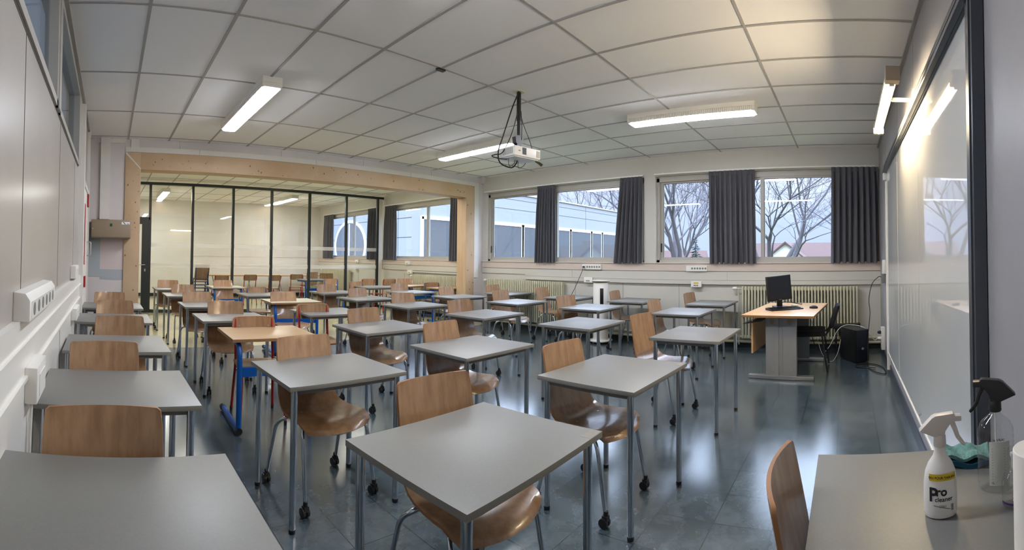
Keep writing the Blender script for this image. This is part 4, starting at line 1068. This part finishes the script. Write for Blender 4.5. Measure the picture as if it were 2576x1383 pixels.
q = MB(); q.sheet([[(0.0518 * math.sin(t), -0.0518 * 0.8 * math.cos(t) - 0.0008, z) for t in [(-0.35 + 1.15 * j / 12) for j in range(13)]] for z in (0.14, 0.025)], 0.0006); q.build('label', 'label_paper', o)
tx = text('le VRAI', 0.010, 'ink', o, (0, 0, 0.142), (0, 0, 0)); [setattr(v.co, 'x', v.co.x + 0.008) for v in tx.data.vertices]; wrap(tx, 0.0528, 0.8)
tx = text('1L', 0.008, 'ink', o, (0, 0, 0.03), (0, 0, 0)); [setattr(v.co, 'x', v.co.x - 0.008) for v in tx.data.vertices]; wrap(tx, 0.0530, 0.8)
q = MB()
for k in range(12): q.box(-0.010, 0.026, 0.042 + k * 0.0072, 0.0433 + k * 0.0072, 0, 0.0001)
tx = q.build('small_print', 'ink_grey', o); wrap(tx, 0.0530, 0.8)
q = MB(); q.tube([(0, 0, 0.02), (0, 0, 0.21)], 0.002, 6); q.build('dip_tube', 'white', o)
spray_head(o, 0.210, 'black', 1.25, -1)
bx, by = 1.135, -0.415
o = thing('spray_bottle', 'small clear bottle with clear cap and purple stripe', 'spray bottle', (bx, by, ZT_), math.atan2(by, bx) - PI / 2)
MB().lathe([(0.026, 0), (0.030, 0.005), (0.031, 0.02), (0.031, 0.06), (0.026, 0.078), (0.014, 0.09), (0.013, 0.096)], 24).build('bottle', 'bottle_clear', o)
MB().lathe([(0.0145, 0.094), (0.0145, 0.142), (0.0135, 0.145)], 20).build('cap', 'bottle_clear', o)
MB().lathe([(0.006, 0.094), (0.006, 0.12), (0.009, 0.125), (0.009, 0.132)], 12).build('pump', 'white', o)
q = MB(); q.sheet([[(0.0316 * math.sin(t), -0.0316 * math.cos(t), z) for t in [(-1.2 + 2.4 * j / 14) for j in range(15)]] for z in (0.018, 0.013)], 0.0005); q.build('purple_stripe', 'purple', o)
for zz in (0.037, 0.028):
    q = MB(); q.prism([(0.0, zz - 0.005), (0.005, zz), (0, zz + 0.005), (-0.005, zz)], -0.0325, -0.032, 'y'); q.build('hazard_mark', 'white', o)
    q = MB()
    for a_, b_ in (((0, -0.005), (0.005, 0)), ((0.005, 0), (0, 0.005)), ((0, 0.005), (-0.005, 0)), ((-0.005, 0), (0, -0.005))): q.tube([(a_[0], -0.0327, zz + a_[1]), (b_[0], -0.0327, zz + b_[1])], 0.0004, 5)
    q.tube([(0, -0.0328, zz - 0.001), (0, -0.0328, zz + 0.003)], 0.0006, 5); q.build('hazard_border', 'red', o)
o = MB().lathe([(0.018, 0.0), (0.052, 0.0), (0.054, 0.002), (0.054, 0.235), (0.052, 0.237), (0.018, 0.237), (0.018, 0.23)], 40).build('paper_roll', 'paper', loc=(0.90, -0.385, ZT_))
tag(o, 'white paper towel roll standing at the very edge of near desk', 'paper roll')
# folded cloth
o = thing('cleaning_cloth', 'teal microfibre cloth folded between the spray bottles', 'cloth', (1.42, -0.365, ZT_), -1.8)
rows = [[(-0.07 + 0.14 * i / 12, -0.05 + 0.10 * j / 8, 0.030 + 0.007 * math.sin(i * 0.9 + j * 0.4) + 0.006 * math.sin(j * 1.3)) for j in range(9)] for i in range(13)]
MB_ = MB(); MB_.sheet(rows, 0.012); MB_.build('upper_fold', 'teal', o, angle=80)
rows = [[(-0.068 + 0.14 * i / 12, -0.055 + 0.11 * j / 8, 0.012 + 0.006 * math.sin(i * 0.7)) for j in range(9)] for i in range(13)]
MB_ = MB(); MB_.sheet(rows, 0.014); MB_.build('lower_fold', 'teal_dark', o, angle=80)

# ------------------------------------------------------------------ outside
GZ = -3.4
struct(MB().box(7.4, 260, -120, 220, GZ - 0.3, GZ).build('ground', 'grass'))
# white building across the court: corner at (9, 12)
FX0, FX1, FY = 13.5, 41.0, 18.0
o = thing('white_building', 'long white panelled building across the courtyard', 'building', (0, 0, 0))
q = MB(); q.box(FX0, FX1, FY, FY + 16, GZ, 5.12); q.build('walls', 'facade', o)
MB().box(FX0 - 0.08, FX1 + 0.08, FY - 0.08, FY + 16.08, 5.12, 5.2).build('parapet_cap', 'alu', o)
q = MB()
for z in (4.78, 4.2): q.box(FX0, FX1, FY - 0.006, FY, z, z + 0.025)
for x_ in (17.7, 23.4, 29, 34.5): q.box(x_, x_ + 0.025, FY - 0.006, FY, 3.4, 5.12)
for z in (4.2, 3.25, 2.3, 1.35, 0.4): q.box(FX0 - 0.006, FX0, FY, FY + 16, z, z + 0.03)
for y_ in (19.1, 20.4, 21.7, 26.1, 27.5): q.box(FX0 - 0.006, FX0, y_, y_ + 0.03, GZ, 5.12)
q.build('panel_joints', 'joint', o)
xs = [14.1, 16.6, 19.1, 21.8, 24.4, 27.0, 29.8, 31.4, 33.9, 36.6, 39.6]
for a_, b_ in zip(xs[:-1], xs[1:]):
    q = MB(); q.box(a_ - 0.08, a_ + 0.12, FY - 0.05, FY, 1.1, 3.35); q.box(b_ - 0.12, b_ + 0.08, FY - 0.05, FY, 1.1, 3.35); q.box(a_, b_, FY - 0.05, FY, 3.22, 3.40); q.box(a_, b_, FY - 0.05, FY, 1.0, 1.14)
    f_ = q.build('window', 'white', o)
    B(a_ + 0.12, b_ - 0.12, FY - 0.02, FY - 0.01, 1.14, 3.22).build('pane', 'facade_glass', f_)
# round window on the end wall
def disc(h): return Matrix.Translation((FX0 - h, 24.0, 1.95)) @ Matrix.Rotation(-PI / 2, 4, 'Y')
q = MB(); q.lathe([(1.50, 0), (1.50, 0.045), (1.42, 0.075), (1.34, 0.045), (1.34, 0)], 48, T=disc(0.0), sy=1.25); q.box(FX0 - 0.07, FX0 - 0.05, 23.95, 24.05, 0.66, 3.24)
f_ = q.build('round_window', 'white', o)
MB().lathe([(1.32, 0), (1.32, 0.02)], 48, T=disc(0.03), sy=1.25).build('pane', 'facade_glass', f_)
# brick apartment block glimpsed past the end wall
o = thing('apartment_block', 'brown brick block glimpsed through the far window', 'building', (0, 0, 0))
MB().box(14.0, 22.0, 36, 44, GZ, 12).build('walls', 'brick', o)
for z in (1.0, 4.2):
    for x_ in (15.0, 17.2): f_ = MB().box(x_, x_ + 1.3, 35.96, 36, z, z + 1.7).build('window', 'white', o); B(x_ + 0.08, x_ + 1.22, 35.94, 35.96, z + 0.08, z + 1.62).build('pane', 'facade_glass', f_)

# hills
q = MB(); N = 40
pts = [(130 + 30 * math.sin(i * 0.5), -100 + i * 8, GZ + 9 + 7 * math.sin(i * 0.21 + 0.6) + 2.5 * math.sin(i * 0.9)) for i in range(N)]
vs = [(x_, y_, GZ) for x_, y_, z_ in pts] + [(x_ + 60, y_, z_ + 3) for x_, y_, z_ in pts] + [(x_ + 140, y_, GZ) for x_, y_, z_ in pts]
q.add(vs, [(i, i + 1, N + i + 1, N + i) for i in range(N - 1)] + [(N + i, N + i + 1, 2 * N + i + 1, 2 * N + i) for i in range(N - 1)])
struct(q.build('hills', 'hill', angle=180))

# houses with red roofs
def house(cx, cy, rz, w_, l_, eave, ridge, lab):
    o = thing('house', lab, 'house', (cx, cy, GZ), rz)
    q = MB(); q.box(-w_ / 2, w_ / 2, -l_ / 2, l_ / 2, 0, eave); q.prism([(-w_ / 2, eave), (w_ / 2, eave), (0, ridge - 0.1)], -l_ / 2, l_ / 2, 'y'); q.build('walls', 'render_wall', o)
    q = MB(); k = (ridge - eave) / (w_ / 2)
    q.prism([(-w_ / 2 - 0.5, eave - 0.5 * k), (0, ridge), (w_ / 2 + 0.5, eave - 0.5 * k), (w_ / 2 + 0.5, eave - 0.5 * k - 0.18), (0, ridge - 0.18), (-w_ / 2 - 0.5, eave - 0.5 * k - 0.18)], -l_ / 2 - 0.4, l_ / 2 + 0.4, 'y'); q.build('roof', 'roof', o)
    MB().box(-0.9, -0.3, 1, 1.6, ridge - 1.2, ridge + 0.7).build('chimney', 'brick', o)
    for yy in (-1.6, 1.2): B(-w_ / 2 - 0.04, -w_ / 2, yy, yy + 1.0, 1.2, 2.4).build('window', 'facade_glass', o)
o = thing('house', 'long house with red tiled roof and front gable seen beyond the forked tree', 'house', (56, 3.5, GZ))
q = MB(); q.box(-4, 4, -9, 8.5, 0, 4.2); q.box(-6.5, -3, 0.4, 5.4, 0, 4.2); q.prism([(0.4, 4.2), (5.4, 4.2), (2.9, 6.3)], -6.5, 0, 'x'); q.build('walls', 'render_wall', o)
q = MB(); q.prism([(-4.6, 3.95), (0, 6.55), (4.6, 3.95), (4.6, 3.8), (0, 6.35), (-4.6, 3.8)], -9.4, 8.9, 'y')
q.prism([(-0.1, 4.0), (2.9, 6.5), (5.9, 4.0), (5.9, 3.85), (2.9, 6.3), (-0.1, 3.85)], -6.9, 0, 'x'); q.build('roof', 'roof', o)
MB().box(0.4, 1.2, -3, -2.2, 5.5, 7.2).build('chimney', 'brick', o)
house(70, 28, 0.4, 9, 12, 3.2, 6.0, 'distant house with red roof behind the branches')
# bare trees
def tree(x, y, h, seed, lab, spread=1.0, trunk=0.2, forks=3, depth=5, lean=0.0):
    rnd = random.Random(seed)
    o = thing('bare_tree', lab, 'tree', (x, y, GZ), 0, 'bare winter trees')
    tq, bq = MB(), MB()
    def grow(p, d, L, r, lv):
        pts = [p]; rs = [r]; n = 4 if lv > 1 else 3
        for i in range(n):
            d = (d + Vector((rnd.uniform(-1, 1), rnd.uniform(-1, 1), rnd.uniform(-0.35, 0.55))) * (0.13 + 0.05 * (depth - lv))).normalized()
            p = p + d * L / n; pts.append(p); rs.append(r * (1 - 0.42 * (i + 1) / n))
            if lv > 0 and i > 0 and lv < depth and rnd.random() < 0.75:
                sd = (d + Vector((rnd.uniform(-1, 1), rnd.uniform(-1, 1), rnd.uniform(-0.1, 0.7))) * 0.95 * spread).normalized()
                grow(p, sd, L * rnd.uniform(0.45, 0.75), rs[-1] * 0.55, lv - 1)
        (tq if lv >= depth - 1 else bq).tube(pts, rs, 7 if lv >= depth - 1 else (4 if lv > 1 else 3), cap=False)
        if lv > 0:
            k = forks if lv == depth else 2 + (rnd.random() < 0.4)
            for j in range(k):
                a_ = 2 * PI * (j + rnd.uniform(-0.2, 0.2)) / k + seed
                sd = (d + Vector((math.cos(a_), math.sin(a_), 0)) * (0.42 if lv == depth else 0.5) * spread).normalized()
                grow(p, sd, L * rnd.uniform(0.68, 0.9), rs[-1] * 0.8, lv - 1)
    grow(Vector((0, 0, 0)), Vector((0, lean, 1)), h * 0.30, trunk, depth)
    tq.build('trunk', 'bark', o, angle=180); bq.build('branches', 'bark', o, angle=180)
tree(19.5, 6.6, 12.5, 3, 'big forking bare tree between the pillar and the middle curtain', 0.9, 0.26, 4)
tree(17.0, 2.75, 11.5, 11, 'wide forking bare tree between middle curtain and last curtain', 1.25, 0.24, 4)
tree(28, 10.5, 13, 21, 'bare tree behind first one, beside the fir', 1.0, 0.2, 4)
tree(49, 25.5, 19, 31, 'bare tree rising behind the white building roof, middle of three', 1.0, 0.26, 4)
tree(49, 32, 20, 41, 'bare tree above the white building roof, beside its end wall', 1.0, 0.24, 4)
tree(52, 19, 17, 51, 'bare tree at the end of white building', 1.0, 0.24, 4)
tree(27, -0.5, 12, 61, 'bare tree behind the last curtain by the whiteboard wall', 1.2, 0.22, 4)
# fir tree and bushes
def fir(x, y, h, R, lab, seed):
    rnd = random.Random(seed)
    o = thing('fir_tree', lab, 'tree', (x, y, GZ))
    MB().tube([(0, 0, 0), (0, 0, h * 0.9)], [0.16, 0.03], 7).build('trunk', 'bark', o)
    q = MB()
    for i in range(420):
        t_ = rnd.random() ** 0.8; z = h * (0.08 + 0.9 * t_); r = R * (1 - t_) * rnd.uniform(0.55, 1.05) + 0.08; a_ = rnd.uniform(0, 2 * PI)
        e_ = Vector((r * math.cos(a_), r * math.sin(a_), z - r * 0.28)); s_ = Vector((0, 0, z)); w_ = Vector((-math.sin(a_), math.cos(a_), 0)) * r * 0.16
        q.add([s_, s_.lerp(e_, 0.6) + w_, e_, s_.lerp(e_, 0.6) - w_, s_.lerp(e_, 0.6) + Vector((0, 0, -0.12 * r))], [(0, 1, 4), (1, 2, 4), (2, 3, 4), (3, 0, 4), (0, 3, 2, 1)])
    q.build('needles', 'fir', o, angle=10)
fir(25, 8.3, 6.3, 1.7, 'dark fir tree behind the big bare tree', 5)
fir(44, 5.0, 6.2, 2.2, 'distant evergreen behind the red roof near the last curtain', 6)
def bush(x, y, R, lab, seed, m='bush'):
    rnd = random.Random(seed); q = MB()
    for i in range(260):
        a_ = rnd.uniform(0, 2 * PI); e_ = rnd.uniform(0.1, 1.4); L = R * rnd.uniform(0.7, 1.1)
        d = Vector((math.cos(a_) * math.cos(e_), math.sin(a_) * math.cos(e_), math.sin(e_) * 0.9))
        m_ = d * L * 0.5 + Vector((rnd.uniform(-1, 1), rnd.uniform(-1, 1), rnd.uniform(0, 1))) * 0.12 * L
        q.tube([(0, 0, 0), m_, d * L], [0.025, 0.014, 0.005], 3, cap=False)
    o = q.build('winter_bush', m, loc=(x, y, GZ), angle=180); tag(o, lab, 'bush', 'leafless bushes in the court')
bush(21.5, 9.4, 3.4, 'leafless bush below the fir tree', 1)
bush(30, 3.8, 3.6, 'leafless bush between the bare tree and the roofs', 2)
bush(25.5, 5.3, 2.6, 'leafless bush half behind the middle curtain', 3)
